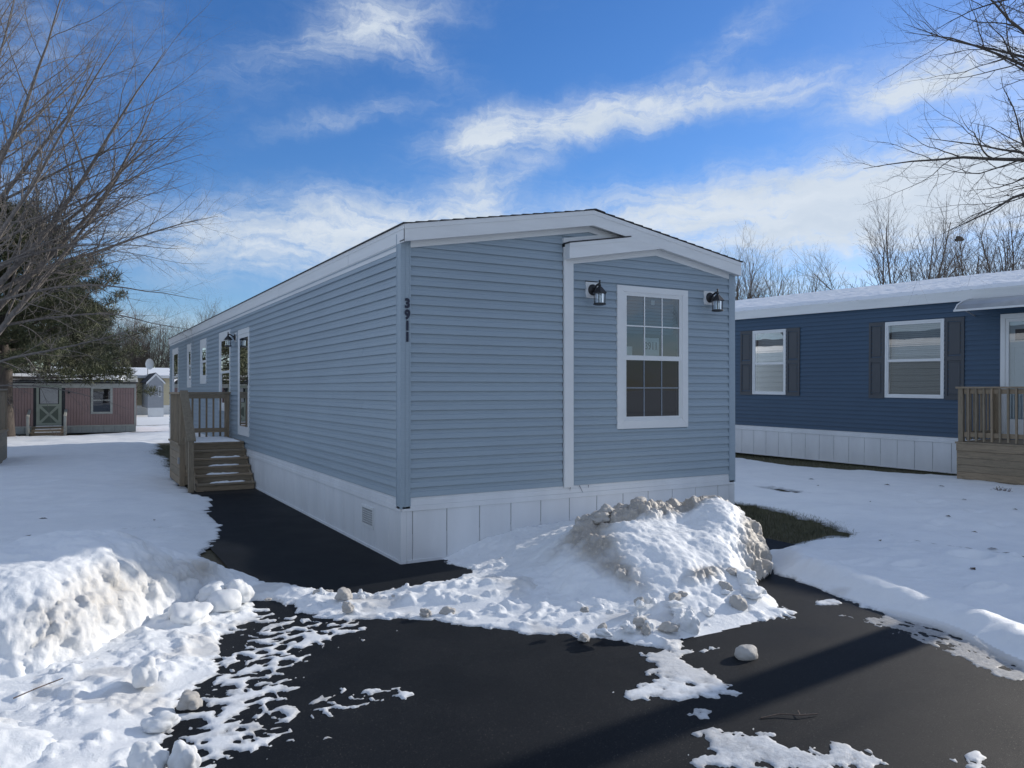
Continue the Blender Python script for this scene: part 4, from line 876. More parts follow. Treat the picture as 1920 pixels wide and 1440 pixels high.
def lantern(loc, rz, label):
    """wall lantern; local +Y is the wall normal pointing out"""
    T = empty('wall_lantern', loc, (0, 0, rz), label, 'lamp')
    MB().box(-.095, .095, 0, .02, -.095, .095).box(-.075, .075, .02, .026, -.075, .075).build('mounting_block', M['white'], T, bevel=.003)
    mb = MB()
    n = 20; prof = [(.0, .026), (.068, .026), (.068, .034), (.055, .048), (.03, .058), (0, .062)]
    vs = []; fs = []
    for (r, y) in prof: vs += [(r * math.cos(6.2832 * i / n), y, r * math.sin(6.2832 * i / n) - .0) for i in range(n)]
    for k in range(len(prof) - 1): fs += [(k * n + i, k * n + (i + 1) % n, (k + 1) * n + (i + 1) % n, (k + 1) * n + i) for i in range(n)]
    MB().add(vs, fs).build('canopy', M['black'], T, True)
    y = .165
    mb = MB(); pts = [(0, .05, -.0), (0, .09, .035), (0, .13, .055), (0, y, .055)]
    for a, b in zip(pts[:-1], pts[1:]): mb.tube(a, b, .013, .012, 10)
    mb.build('arm', M['black'], T, True)
    MB().lathe((0, y, 0), [(.006, .055), (.018, .050), (.02, .035), (.014, .03), (.03, .018), (.085, -.045), (.09, -.05), (.09, -.058), (.075, -.06), (0, -.06)], 6).build('hood', M['black'], T)
    MB().lathe((0, y, 0), [(0, .105), (.012, .098), (.014, .088), (.006, .08), (.014, .07), (.012, .06), (.008, .05)], 12).build('finial', M['black'], T, True)
    for i in range(4):
        a = i * math.pi / 2 + .78; c, s = math.cos(a), math.sin(a)
        MB().tube((.066 * c, y + .066 * s, -.06), (.062 * c, y + .062 * s, -.175), .0055, .0055, 6).build('cage_bar', M['black'], T)
    MB().lathe((0, y, 0), [(0, -.172), (.07, -.172), (.076, -.178), (.076, -.19), (.05, -.198), (0, -.2)], 16).build('base', M['black'], T)
    MB().lathe((0, y, 0), [(.052, -.062), (.052, -.171)], 20).build('glass', M['lampglass'], T, True)
    MB().lathe((0, y, 0), [(0, -.07), (.016, -.075), (.022, -.10), (.014, -.14), (.009, -.17)], 12).build('bulb', M['paper'], T, True)
    return T
lantern((2.4375, -.001, 3.02), math.pi, 'black wall lantern left of the front window on a white block')
lantern((4.345, -.001, 3.04), math.pi, 'black wall lantern right of the front window by the corner')
lantern((-.001, 9.08, 2.90), math.pi / 2, 'black wall lantern on the side wall beside the storm door')

# ------------------------------------------------------------------ porch of the main house
def snow_patch(verts_xy, z, th, label, group=None, seed=0):
    xs = [p[0] for p in verts_xy]; ys = [p[1] for p in verts_xy]
    st = .012; X, Y = np.meshgrid(np.arange(min(xs) - .03, max(xs) + .03, st), np.arange(min(ys) - .03, max(ys) + .03, st))
    sd = sdpoly(verts_xy, X, Y) + (fbm2(X + seed, Y, 9., 3, .5, seed) - .5) * .10
    h = th * np.sqrt(np.clip(sd / .07, 0, 1)) * (.7 + .6 * fbm2(X, Y, 12., 2, .5, seed + 3)) - .004
    idx = np.arange(X.size).reshape(X.shape); keep = np.maximum.reduce([h[:-1, :-1], h[1:, :-1], h[:-1, 1:], h[1:, 1:]]) > 0
    F = np.stack([idx[:-1, :-1], idx[:-1, 1:], idx[1:, 1:], idx[1:, :-1]], -1)[keep]
    if not len(F): return
    V = np.stack([X, Y, h + z], -1).reshape(-1, 3); u = np.zeros(len(V), bool); u[F.ravel()] = True; mp = np.cumsum(u) - 1
    o = np_mesh('snow_patch', V[u], mp[F], M['snow']); return tag(o, label, 'snow patch', group)
def porch():
    T = empty('wooden_porch', (0, 0, 0), label='weathered wooden porch with five steps and a railing at the side door', cat='porch')
    X0, X1, Y0, Y1, ZT = -1.17, -.03, 8.14, 9.72, .81
    # deck boards run along x
    y = Y0 - .02
    while y < Y1:
        MB().box(X0 - .05, X1, y, min(y + .137, Y1 + .03), ZT - .036, ZT).build('deck_board', M['wood_x'], T, bevel=.003); y += .142
    # side boarding under the deck (left) and behind the steps
    for i in range(5):
        z = ZT - .04 - .15 * i; z0 = max(.0, z - .146)
        MB().box(X0 - .022, X0, Y0 + .02, Y1, z0, z - .002).build('skirt_board', M['wood_y'], T, bevel=.002)
        MB().box(X0 + .02, -.95, Y0 + .0, Y0 + .022, z0, z - .002).build('skirt_board', M['wood_x'], T, bevel=.002)
        MB().box(X0, X1, Y1 - .02, Y1, z0, z - .002).build('skirt_board', M['wood_x'], T, bevel=.002)
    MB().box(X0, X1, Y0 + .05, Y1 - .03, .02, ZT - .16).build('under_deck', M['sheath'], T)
    # steps: five treads, six risers
    n = 5; rise = ZT / 6; run = .205
    ys = [Y0 - run * (n - k) for k in range(n)]
    for k in range(n):
        z = rise * (k + 1); y = ys[k]
        MB().box(-1.03, -.03, y - .028, y + run, z - .036, z).build('stair_tread', M['wood_x'], T, bevel=.004)
        MB().box(-1.025, -.035, y, y + .02, z - rise + (.001 if k else .0), z - .037).build('stair_riser', M['wood_x'], T, bevel=.002)
    MB().box(-1.025, -.035, Y0 - .0, Y0 + .019, ZT - rise + .001, ZT - .037).build('stair_riser', M['wood_x'], T, bevel=.002)
    for x in (-1.03, -.03):
        s = 1 if x < -.5 else -1
        MB().prism([(x, ys[0] + .02, 0), (x, Y0, 0), (x, Y0, ZT - .04), (x, Y0 - .1, ZT - rise - .04), (x, ys[0] + .02, rise - .04)], (s * .035, 0, 0)).build('stair_stringer', M['wood_y'], T)
    # railing posts
    TR = 1.77
    posts = [(-1.125, ys[0] + .0, 0, .93), (X0 + .03, Y0 + .04, .0, TR - .02), (X0 + .03, Y1 - .05, .0, TR - .04), (-.085, Y1 - .05, ZT, TR - .04)]
    for (px_, py, z0, z1) in posts:
        MB().box(px_ - .045, px_ + .045, py - .045, py + .045, z0, z1).build('railing_post', M['wood_z'], T, bevel=.003)
    # far guard: rails and balusters
    yb = Y1 - .05
    MB().box(X0 - .04, -.0, yb - .07, yb + .07, TR - .04, TR).build('top_rail', M['wood_x'], T, bevel=.004)
    MB().box(X0 + .08, -.132, yb - .060, yb - .022, TR - .135, TR - .042).build('rail', M['wood_x'], T, bevel=.003)
    MB().box(X0 + .08, -.132, yb - .060, yb - .022, ZT + .115, ZT + .205).build('rail', M['wood_x'], T, bevel=.003)
    for i in range(7):
        x = X0 + .13 + i * .137; MB().box(x - .018, x + .018, yb - .021, yb + .015, ZT + .02, TR - .042).build('baluster', M['wood_z'], T, bevel=.002)
    # left guard
    xb = X0 + .03
    MB().box(xb - .07, xb + .07, Y0 - .03, yb - .072, TR - .04, TR).build('top_rail', M['wood_y'], T, bevel=.004)
    MB().box(xb - .02, xb + .02, Y0 + .09, Y1 - .1, TR - .135, TR - .042).build('rail', M['wood_y'], T, bevel=.003)
    MB().box(xb - .02, xb + .02, Y0 + .09, Y1 - .1, ZT + .115, ZT + .205).build('rail', M['wood_y'], T, bevel=.003)
    for i in range(9):
        y = Y0 + .18 + i * .145; MB().box(xb - .056, xb - .021, y - .018, y + .018, ZT - .12, TR - .042).build('baluster', M['wood_z'], T, bevel=.002)
    # sloping stair rails
    a0, b0 = (ys[0] - .05, .90), (Y0 - .0, 1.77)
    MB().prism([(-1.085, a0[0], a0[1] - .07), (-1.085, b0[0], b0[1] - .07), (-1.085, b0[0], b0[1] + .0), (-1.085, a0[0], a0[1] + .0)], (-.037, 0, 0)).build('handrail', M['wood_y'], T, bevel=.003)
    MB().prism([(-1.05, a0[0] - .02, a0[1]), (-1.05, b0[0], b0[1]), (-1.05, b0[0], b0[1] + .038), (-1.05, a0[0] - .02, a0[1] + .038)], (-.14, 0, 0)).build('handrail', M['wood_y'], T, bevel=.003)
    for i in range(4):
        y = ys[0] + .19 + i * .19; zr = a0[1] - .06 + (b0[1] - a0[1]) * (y - a0[0]) / (b0[0] - a0[0]); zb_ = rise * (1 + (y - ys[0]) / run) - .1
        MB().box(-1.124, -1.09, y - .018, y + .018, zb_ - .12, zr).build('baluster', M['wood_z'], T, bevel=.002)
    box_ = MB().box(-1.215, -1.175, 8.16, 8.22, .42, .54).build('outlet_box', M['steel'], T)
    # thin snow left on the treads and the landing
    snow_patch([(-1.1, 8.2), (-.12, 8.15), (-.1, 9.6), (-1.08, 9.6)], ZT + .001, .03, 'snow lying on the porch landing')
    for k, (a, b) in enumerate(((-.78, -.2), (-.82, -.3), (-.75, -.25), (-.7, -.18), (-.8, -.22))[:4]):
        y = ys[k]; snow_patch([(a, y + .06), (a + .2, y + .035), (b, y + .05), (b + .05, y + .16), (a + .05, y + .18)], rise * (k + 1) + .001, .03, 'strip of snow left on the %s porch step' % ('lowest', 'second lowest', 'middle', 'fourth')[k], None, k + 3)
porch()

# ------------------------------------------------------------------ neighbour's deck at the left edge
def left_deck():
    T = empty('wooden_deck', (0, 0, 0), label='brown wooden deck corner at the left edge beyond the snow', cat='deck')
    x1, y0, y1 = -4.36, 13.2, 16.2
    for i in range(9): MB().box(x1 - 2.6, x1 + .03, y0 - .02 + i * .34, y0 + .315 + i * .34, .76, .80).build('deck_board', M['wood_x'], T)
    for i in range(5):
        MB().box(x1 - 2.6, x1 - .03, y0, y0 + .022, .755 - .15 * (i + 1), .753 - .15 * i).build('skirt_board', M['wood_x'], T)
        MB().box(x1 - .022, x1, y0 + .0, y1, .755 - .15 * (i + 1), .753 - .15 * i).build('skirt_board', M['wood_y'], T)
    for (x, y) in ((x1 - .05, y0 + .08), (x1 - .05, y1 - .05), (x1 - 1.5, y0 + .08)):
        MB().box(x - .045, x + .045, y - .045, y + .045, .80, 1.80).build('railing_post', M['wood_z'], T)
    MB().box(x1 - 2.6, x1 + .01, y0 + .02, y0 + .14, 1.80, 1.84).build('top_rail', M['wood_x'], T)
    MB().box(x1 - .11, x1 + .01, y0 + .15, y1, 1.80, 1.84).build('top_rail', M['wood_y'], T)
    for i in range(14): MB().box(x1 - .25 - .13 * i, x1 - .21 - .13 * i, y0 + .06, y0 + .10, .85, 1.80).build('baluster', M['wood_z'], T)
    for i in range(20): MB().box(x1 - .08, x1 - .04, y0 + .3 + .13 * i, y0 + .34 + .13 * i, .85, 1.80).build('baluster', M['wood_z'], T)
left_deck()

# ------------------------------------------------------------------ navy neighbour on the right
def navy_house():
    H = empty('mobile_home', (13.61, 2.03, 0), (R(.56), 0, R(3.7)), 'navy blue mobile home with grey shutters and snow on the roof at the right', 'mobile home')
    def P(t, o, z): return (-o, t, z)      # long wall facing -x
    T0, T1, ZB_, ZF = -8.5, 11.5, .78, 3.71
    W2 = 4.7
    wins = [(4.38, 5.45, 1.64, 3.37, 2.475), (.31, 1.66, 1.62, 3.37, 2.475)]
    door = (-1.98, -.83, .90, 3.38)
    holes = [(w[0] + .01, w[1] - .01, w[2] + .01, w[3] - .01) for w in wins] + [(door[0] + .02, door[1] - .02, door[2], door[3] - .02)]
    siding(P, T0, T1, ZB_, ZF, .1045, holes, M['navy'], H, seam=True)
    sheath(P, T0, T1, .3, ZF, [(w[0] + .05, w[1] - .05, w[2] + .05, w[3] - .05) for w in wins] + [(door[0] + .06, door[1] - .06, door[2] + .06, door[3] - .06)], H)
    mb = MB(); mb.box(.001, W2, T0, T0 + .1, .0, ZF).box(.001, W2, T1 - .1, T1, .0, ZF).box(W2 - .1, W2, T0 + .11, T1 - .11, 0, ZF).build('wall', M['navy_x'], H)
    MB().box(.1, W2 - .11, T0 + .11, T1 - .11, .74, .78).build('floor', M['room'], H); MB().box(.1, W2 - .11, T0 + .11, T1 - .11, 3.66, 3.69).build('ceiling', M['room'], H)
    for i, w in enumerate(wins):
        window(P, H, w[0], w[1], w[2], w[3], .035, .035, .035, .035, w[4], None, .98, rail=.06, proud=.045, blind_open=.12, low='glass_low', label=('narrower', 'wider')[i] + ' white framed window with closed blinds')
        for (a, b) in ((w[0] - .42, w[0] - .02), (w[1] + .02, w[1] + .42 if i == 0 else w[1] + .40)):
            mb = MB(); pframe(mb, P, a, b, w[2] - .02, w[3] + .01, .055, .055, .08, .08, .012, .04); S = mb.build('shutter', M['char'], H)
            m = (w[2] + w[3]) / 2
            mb = MB(); pbox(mb, P, a + .055, b - .055, .014, .039, m - .045, m + .045); mb.build('shutter_rail', M['char'], S)
            for (z0, z1) in ((w[2] + .062, m - .047), (m + .047, w[3] - .072)):
                mb = MB(); pbox(mb, P, a + .056, b - .056, .012, .022, z0, z1); mb.build('shutter_panel', M['char'], S)
                mb = MB(); pbox(mb, P, a + .085, b - .085, .0222, .034, z0 + .04, z1 - .04); mb.build('shutter_panel', M['char'], S, bevel=.008)
    # door with awning
    mb = MB(); pframe(mb, P, *door, .09, .09, .03, .10, -.02, .05); D = mb.build('door', M['white'], H, bevel=.003); D['label'] = 'white entrance door with a storm door'
    a, b, c, d = door[0] + .09, door[1] - .09, door[2] + .03, door[3] - .10
    mb = MB(); pframe(mb, P, a + .003, b - .003, c, d - .003, .06, .06, .30, .06, .0, .035); mb.build('storm_door_frame', M['white'], D)
    MB().add([P(a + .05, .015, c + .28), P(b - .05, .015, c + .28), P(b - .05, .015, d - .05), P(a + .05, .015, d - .05)], [(0, 1, 2, 3)]).build('door_glass', M['glass'], D)
    mb = MB(); pbox(mb, P, a, b, -.06, -.02, c, d); mb.build('door_leaf', M['blind'], D)
    mb = MB(); pbox(mb, P, (a + b) / 2 - .2, (a + b) / 2 + .32, -.018, -.01, d - .45, d - .22); mb.build('door_light', M['vent'], D)
    for (z0, z1) in ((c + .15, c + .8), (c + .95, d - .55)):
        for (y0, y1) in ((a + .12, (a + b) / 2 - .05), ((a + b) / 2 + .05, b - .12)):
            mb = MB(); pframe(mb, P, y0, y1, z0, z1, .03, .03, .03, .03, -.02, -.008); mb.build('door_panel', M['blind'], D)
    # curved grey awning over the door
    y0, y1 = -2.7, -.30
    prof = [(0, 3.74), (.25, 3.72), (.5, 3.66), (.72, 3.57), (.82, 3.46)]
    AW = MB(); n = len(prof)
    q = [P(y0, o, z) for o, z in prof] + [P(y1, o, z) for o, z in prof]; q += [(x, y, z - .02) for x, y, z in q]
    AW.add(q, [(i, i + 1, n + i + 1, n + i) for i in range(n - 1)] + [(2 * n + i, 3 * n + i, 3 * n + i + 1, 2 * n + i + 1) for i in range(n - 1)] + [(i, 2 * n + i, 2 * n + i + 1, i + 1) for i in range(n - 1)] + [(n + i, n + i + 1, 3 * n + i + 1, 3 * n + i) for i in range(n - 1)] + [(n - 1, 3 * n - 1, 4 * n - 1, 2 * n - 1)])
    A = AW.build('awning', M['steel'], H, True); A['label'] = 'grey curved metal awning over the door'
    mb = MB(); pbox(mb, P, y0 - .01, y1 + .015, .815, .845, 3.43, 3.468); mb.build('awning_edge', M['white'], A)
    for y in (y0, y1):
        mb = MB()
        for (o0, z0_), (o1, z1_) in zip(prof[:-1], prof[1:]): mb.tube(P(y, o0, z0_ + .004), P(y, o1, z1_ + .004), .016, .016, 6)
        mb.build('awning_edge', M['white'], A)
        MB().tube(P(y * .97 - .03, .02, 3.38), P(y * .97 - .03, .55, 3.5), .012, .012, 6).build('awning_bracket', M['steel'], A)
    # fascia, roof and the snow on it
    MB().box(-.10, -.08, T0 - .1, T1 + .1, ZF, 3.935).build('fascia_board', M['white_y'], H)
    MB().box(-.106, -.101, T0 - .1, T1 + .1, 3.885, 3.937).build('fascia_trim', M['white_y'], H)
    MB().box(-.079, .0, T0 - .1, T1 + .1, ZF + .005, ZF + .02).build('soffit', M['soffit'], H)
    rd = 3.5; rh = 3.93 + .24 * 2.4
    roof = MB().prism([(-.10, T0 - .12, 3.93), (2.35, T0 - .12, rh), (4.8, T0 - .12, 3.93), (4.8, T0 - .12, 3.89), (2.35, T0 - .12, rh - .04), (-.10, T0 - .12, 3.89)], (0, T1 - T0 + .24, 0)).build('roof', M['shingle'], H)
    MB().prism([(0.0, T0 + .01, ZF + .02), (4.7, T0 + .01, ZF + .02), (2.35, T0 + .01, rh - .06)], (0, .08, 0)).build('gable_wall', M['navy_x'], H)
    MB().prism([(0.0, T1 - .09, ZF + .02), (4.7, T1 - .09, ZF + .02), (2.35, T1 - .09, rh - .06)], (0, .08, 0)).build('gable_wall', M['navy_x'], H)
    ys = np.arange(T0 - .1, T1 + .12, .045); xs = np.arange(-.10, 2.36, .045); X, Y = np.meshgrid(xs, ys)
    base = 3.933 + .24 * np.clip(X + .1, 0, 2.45)
    th = .065 * sm(X + .1 - .05 * fbm2(X, Y, 3., 3, .5, 8), -.02, .16) * (1 + .25 * (fbm2(X, Y, 1., 3, .5, 9) - .5)) + (fbm2(X, Y, 11., 3, .6, 19) - .5) * .035
    Z = base + np.maximum(th, .004); idx = np.arange(X.size).reshape(X.shape)
    F = np.stack([idx[:-1, :-1], idx[:-1, 1:], idx[1:, 1:], idx[1:, :-1]], -1).reshape(-1, 4)
    s = np_mesh('roof_snow', np.stack([X, Y, Z], -1).reshape(-1, 3), F, M['snow']); s.location = H.location; s.rotation_euler = H.rotation_euler
    tag(s, 'layer of snow lying on the roof of the navy mobile home', 'snow')
    # skirting
    skirting(P, H, T0, T1, .0, .655, ZB_, -.25 + .0, .405)
    # ends
    return H
navy_house()
def navy_deck():
    T = empty('wooden_porch', (13.61, 2.03, 0), (R(.0), 0, R(3.7)), 'brown wooden porch with railing in front of the navy house door', 'porch')
    # local: x negative is out from the wall
    x0, x1, y1, y0, ZT = -1.52, -.03, -.72, -3.4, .80
    for i in range(11): MB().box(x0 - .03 + i * .14, x0 + .105 + i * .14, y0, y1 + .03, ZT - .036, ZT).build('deck_board', M['wood_y'], T, bevel=.003)
    for i in range(6):
        z = ZT - .038 - .137 * i
        MB().box(x0 - .022 - (.02 if i == 0 else 0), x0, y0, y1, max(z - .134, -.02), z).build('skirt_board', M['wood_y'], T, bevel=.003)
        MB().box(x0 + .001, x1, y1 - .022, y1, max(z - .134, -.02), z).build('skirt_board', M['wood_x'], T, bevel=.003)
    TR = 1.84
    for (x, y) in ((x0 + .05, y1 - .06), (x1 - .07, y1 - .06), (x0 + .05, y0 + .06)):
        MB().box(x - .045, x + .045, y - .045, y + .045, ZT, TR).build('railing_post', M['wood_z'], T, bevel=.003)
    MB().box(x0 - .02, x0 + .12, y0, y1 + .02, TR, TR + .038).build('top_rail', M['wood_y'], T, bevel=.004)
    MB().box(x0 + .121, x1, y1 - .13, y1 + .02, TR, TR + .038).build('top_rail', M['wood_x'], T, bevel=.004)
    for z in (ZT + .10, TR - .10):
        MB().box(x0 + .03, x0 + .07, y0 + .12, y1 - .12, z, z + .09).build('rail', M['wood_y'], T)
        MB().box(x0 + .11, x1 - .13, y1 - .08, y1 - .04, z, z + .09).build('rail', M['wood_x'], T)
    i = 0; y = y1 - .21
    while y > y0 + .15:
        MB().box(x0 - .008, x0 + .029, y - .018, y + .018, ZT + .02, TR - .001).build('baluster', M['wood_z'], T, bevel=.002); y -= .142
    x = x0 + .2
    while x < x1 - .15:
        MB().box(x - .018, x + .018, y1 - .039, y1 - .004, ZT + .02, TR - .001).build('baluster', M['wood_z'], T, bevel=.002); x += .142
navy_deck()

# ------------------------------------------------------------------ pink home, cream home, shed far left
M['pink'] = tinted('dusty_pink_metal', (.30, .205, .195), .12, .6, (1, 1, .4), 1.5)
M['old_white'] = tinted('aged_white_paint', (.42, .43, .40), .15, .7, (2, 2, 2), 2)
M['sage'] = tinted('pale_green_door', (.30, .335, .28), .08, .6); M['sage_dark'] = tinted('dark_green_trim', (.10, .125, .10), .08, .6)
M['cream'] = tinted('cream_siding', (.52, .47, .33), .05, .6); M['shed'] = tinted('grey_siding', (.30, .32, .35), .05, .6); M['greyskirt'] = tinted('weathered_skirting', (.36, .38, .37), .12, .7, (3, 3, 1), 3)
def pink_house():
    H = empty('mobile_home', (-.49, 28.69, 0), (0, 0, R(-2.5)), 'old dusty pink mobile home with a pale green door and snow on its roof', 'mobile home')
    k = 1.012
    # local: wall runs along -x from 0, faces -y
    def P(u, o, z): return (-u, -o, z)
    L0 = 11.5
    door = (2.72, 3.60, .38, 2.0); frame = (2.60, 3.72); win = (.96, 1.60, .88, 1.86)
    MB().box(-L0, 0, .02, 3.0, .05, 2.2).build('wall', M['sheath'], H)
    # ribbed metal sheets
    u = .0
    while u < L0:
        w = .1 if u > 0 else .1
        segs = [(.34, 1.885)]
        if frame[0] - .02 < u + .05 < frame[1] + .02: segs = []
        if win[0] - .08 < u + .05 < win[1] + .08: segs = [(.34, win[2] - .05)]
        for a, b in segs:
            mb = MB(); n = 4; pts = [(u + .002, 0), (u + .022, .014), (u + .078, .014), (u + .098, 0)]
            mb.add([P(x, o, a) for x, o in pts] + [P(x, o, b) for x, o in pts], [(i, i + 1, n + i + 1, n + i) for i in range(3)] + [(0, 1, 2, 3)]); mb.build('wall_panel', M['pink'], H)
        u += .1
    mb = MB(); pbox(mb, P, 0, .06, -3.0, .02, .34, 1.885); mb.build('corner_trim', M['old_white'], H)
    MB().box(.0, .02, .03, 3.0, .3, 2.1).build('wall', M['pink'], H)
    mb = MB(); pbox(mb, P, 0, L0, 0, .035, 1.89, 2.07); mb.build('frieze_board', M['old_white'], H)
    mb = MB(); pbox(mb, P, -.06, L0, -.02, .12, 2.09, 2.14); mb.build('eave_trim', M['shingle'], H)
    mb = MB(); mb.prism([(.08, -.12, 2.14), (.08, 1.5, 2.42), (.08, 3.1, 2.14)], (-L0, 0, 0)); mb.build('roof', M['old_white'], H)
    mb = MB(); i = 0
    while i * .4 < L0:
        mb = MB(); pbox(mb, P, i * .4 + .004, i * .4 + .396, .0, .01, .04, .335); mb.build('skirting_panel', M['greyskirt'], H); i += 1
    mb = MB(); pbox(mb, P, 0, L0, .01, .03, .30, .345); mb.build('skirting_rail', M['old_white'], H)
    # window
    mb = MB(); pframe(mb, P, win[0] - .08, win[1] + .08, win[2] - .07, win[3] + .05, .085, .085, .085, .06, .0, .03); Wd = mb.build('window', M['old_white'], H)
    mb = MB(); pbox(mb, P, win[0], win[1], .012, .022, 1.36, 1.40); mb.build('sash', M['old_white'], Wd)
    MB().add([P(win[0], .008, win[2]), P(win[1], .008, win[2]), P(win[1], .008, win[3]), P(win[0], .008, win[3])], [(0, 1, 2, 3)]).build('pane', M['glass_low'], Wd)
    mb = MB(); pbox(mb, P, win[0], win[1], -.004, .004, win[2], win[3]); mb.build('window_back', M['vent'], Wd)
    # door
    mb = MB(); pbox(mb, P, frame[0], frame[1], -.01, .004, .36, 2.02); D = mb.build('door', M['vent'], H); D['label'] = 'pale green cross-buck door'
    mb = MB(); pframe(mb, P, door[0], door[1], door[2], door[3], .09, .09, .06, .09, .01, .04); mb.build('door_frame', M['sage'], D)
    mb = MB(); pbox(mb, P, door[0] + .09, door[1] - .09, .008, .02, door[2] + .06, 1.17); mb.build('door_leaf', M['sage'], D)
    mb = MB(); pbox(mb, P, door[0] + .09, door[1] - .09, .012, .035, 1.17, 1.23); mb.build('door_rail', M['sage'], D)
    mb = MB(); pbox(mb, P, door[0] + .13, door[1] - .13, .012, .02, 1.25, 1.88); mb.build('door_glass', M['steel'], D)
    a, b, c, d = door[0] + .12, door[1] - .12, door[2] + .09, 1.15
    for (p, q, r) in (((a + .06, d), (b - .06, d), ((a + b) / 2, (c + d) / 2 + .05)), ((a + .06, c), (b - .06, c), ((a + b) / 2, (c + d) / 2 - .05)), ((a, c + .08), (a, d - .08), ((a + b) / 2 - .07, (c + d) / 2)), ((b, c + .08), (b, d - .08), ((a + b) / 2 + .07, (c + d) / 2))):
        MB().prism([P(p[0], .0205, p[1]), P(q[0], .0205, q[1]), P(r[0], .0205, r[1])], (0, -.005, 0)).build('door_panel', M['sage_dark'], D)
    MB().box(-2.5, -2.42, -.12, -.02, 1.66, 1.74).build('porch_lamp', M['black'], H)
    # snow on the roof
    X, Y = np.meshgrid(np.arange(-L0, -.02, .07), np.arange(-.1, 1.5, .07)); cov = fbm2(X, Y, 1.2, 4, .5, 77)
    Z = 2.143 + .173 * (Y + .12) + np.where((cov > .30) & (X < -.32 - .3 * cov), .05 + .05 * cov, -.02); idx = np.arange(X.size).reshape(X.shape)
    F = np.stack([idx[:-1, :-1], idx[:-1, 1:], idx[1:, 1:], idx[1:, :-1]], -1).reshape(-1, 4)
    s = np_mesh('roof_snow', np.stack([X, Y, Z], -1).reshape(-1, 3), F, M['snow']); s.location = H.location; s.rotation_euler = H.rotation_euler; tag(s, 'patchy snow on the roof of the pink mobile home', 'snow')
    # steps
    S = empty('wooden_steps', (-.49, 28.69, 0), (0, 0, R(-2.5)), 'small grey wooden steps with side rails at the pale green door', 'steps')
    for i in range(3):
        z = .34 - .11 * i; mb = MB(); pbox(mb, P, 2.6, 3.75, .05 + .26 * i, .33 + .26 * i, z - .04, z); mb.build('stair_tread', M['wood_x'], S)
        mb = MB(); pbox(mb, P, 2.62, 3.73, .29 + .26 * i, .31 + .26 * i, z - .11, z - .041); mb.build('stair_riser', M['wood_x'], S)
        mb = MB(); pbox(mb, P, 2.72, 3.6, .07 + .26 * i, .31 + .26 * i, z, z + .025); s = mb.build('snow_patch', M['snow']); s.location = S.location; s.rotation_euler = S.rotation_euler
        tag(s, 'snow on the %s step at the pale green door' % ('top', 'middle', 'bottom')[i], 'snow patch')
    for u in (2.52, 3.78):
        mb = MB(); pbox(mb, P, u, u + .09, .78, .87, 0, .78); mb.build('railing_post', M['old_white'], S)
        mb = MB(); mb.prism([P(u, .03, 1.02), P(u, .88, .78), P(u, .88, .70), P(u, .03, .94)], (-.09, 0, 0)); mb.build('handrail', M['old_white'], S)
pink_house()
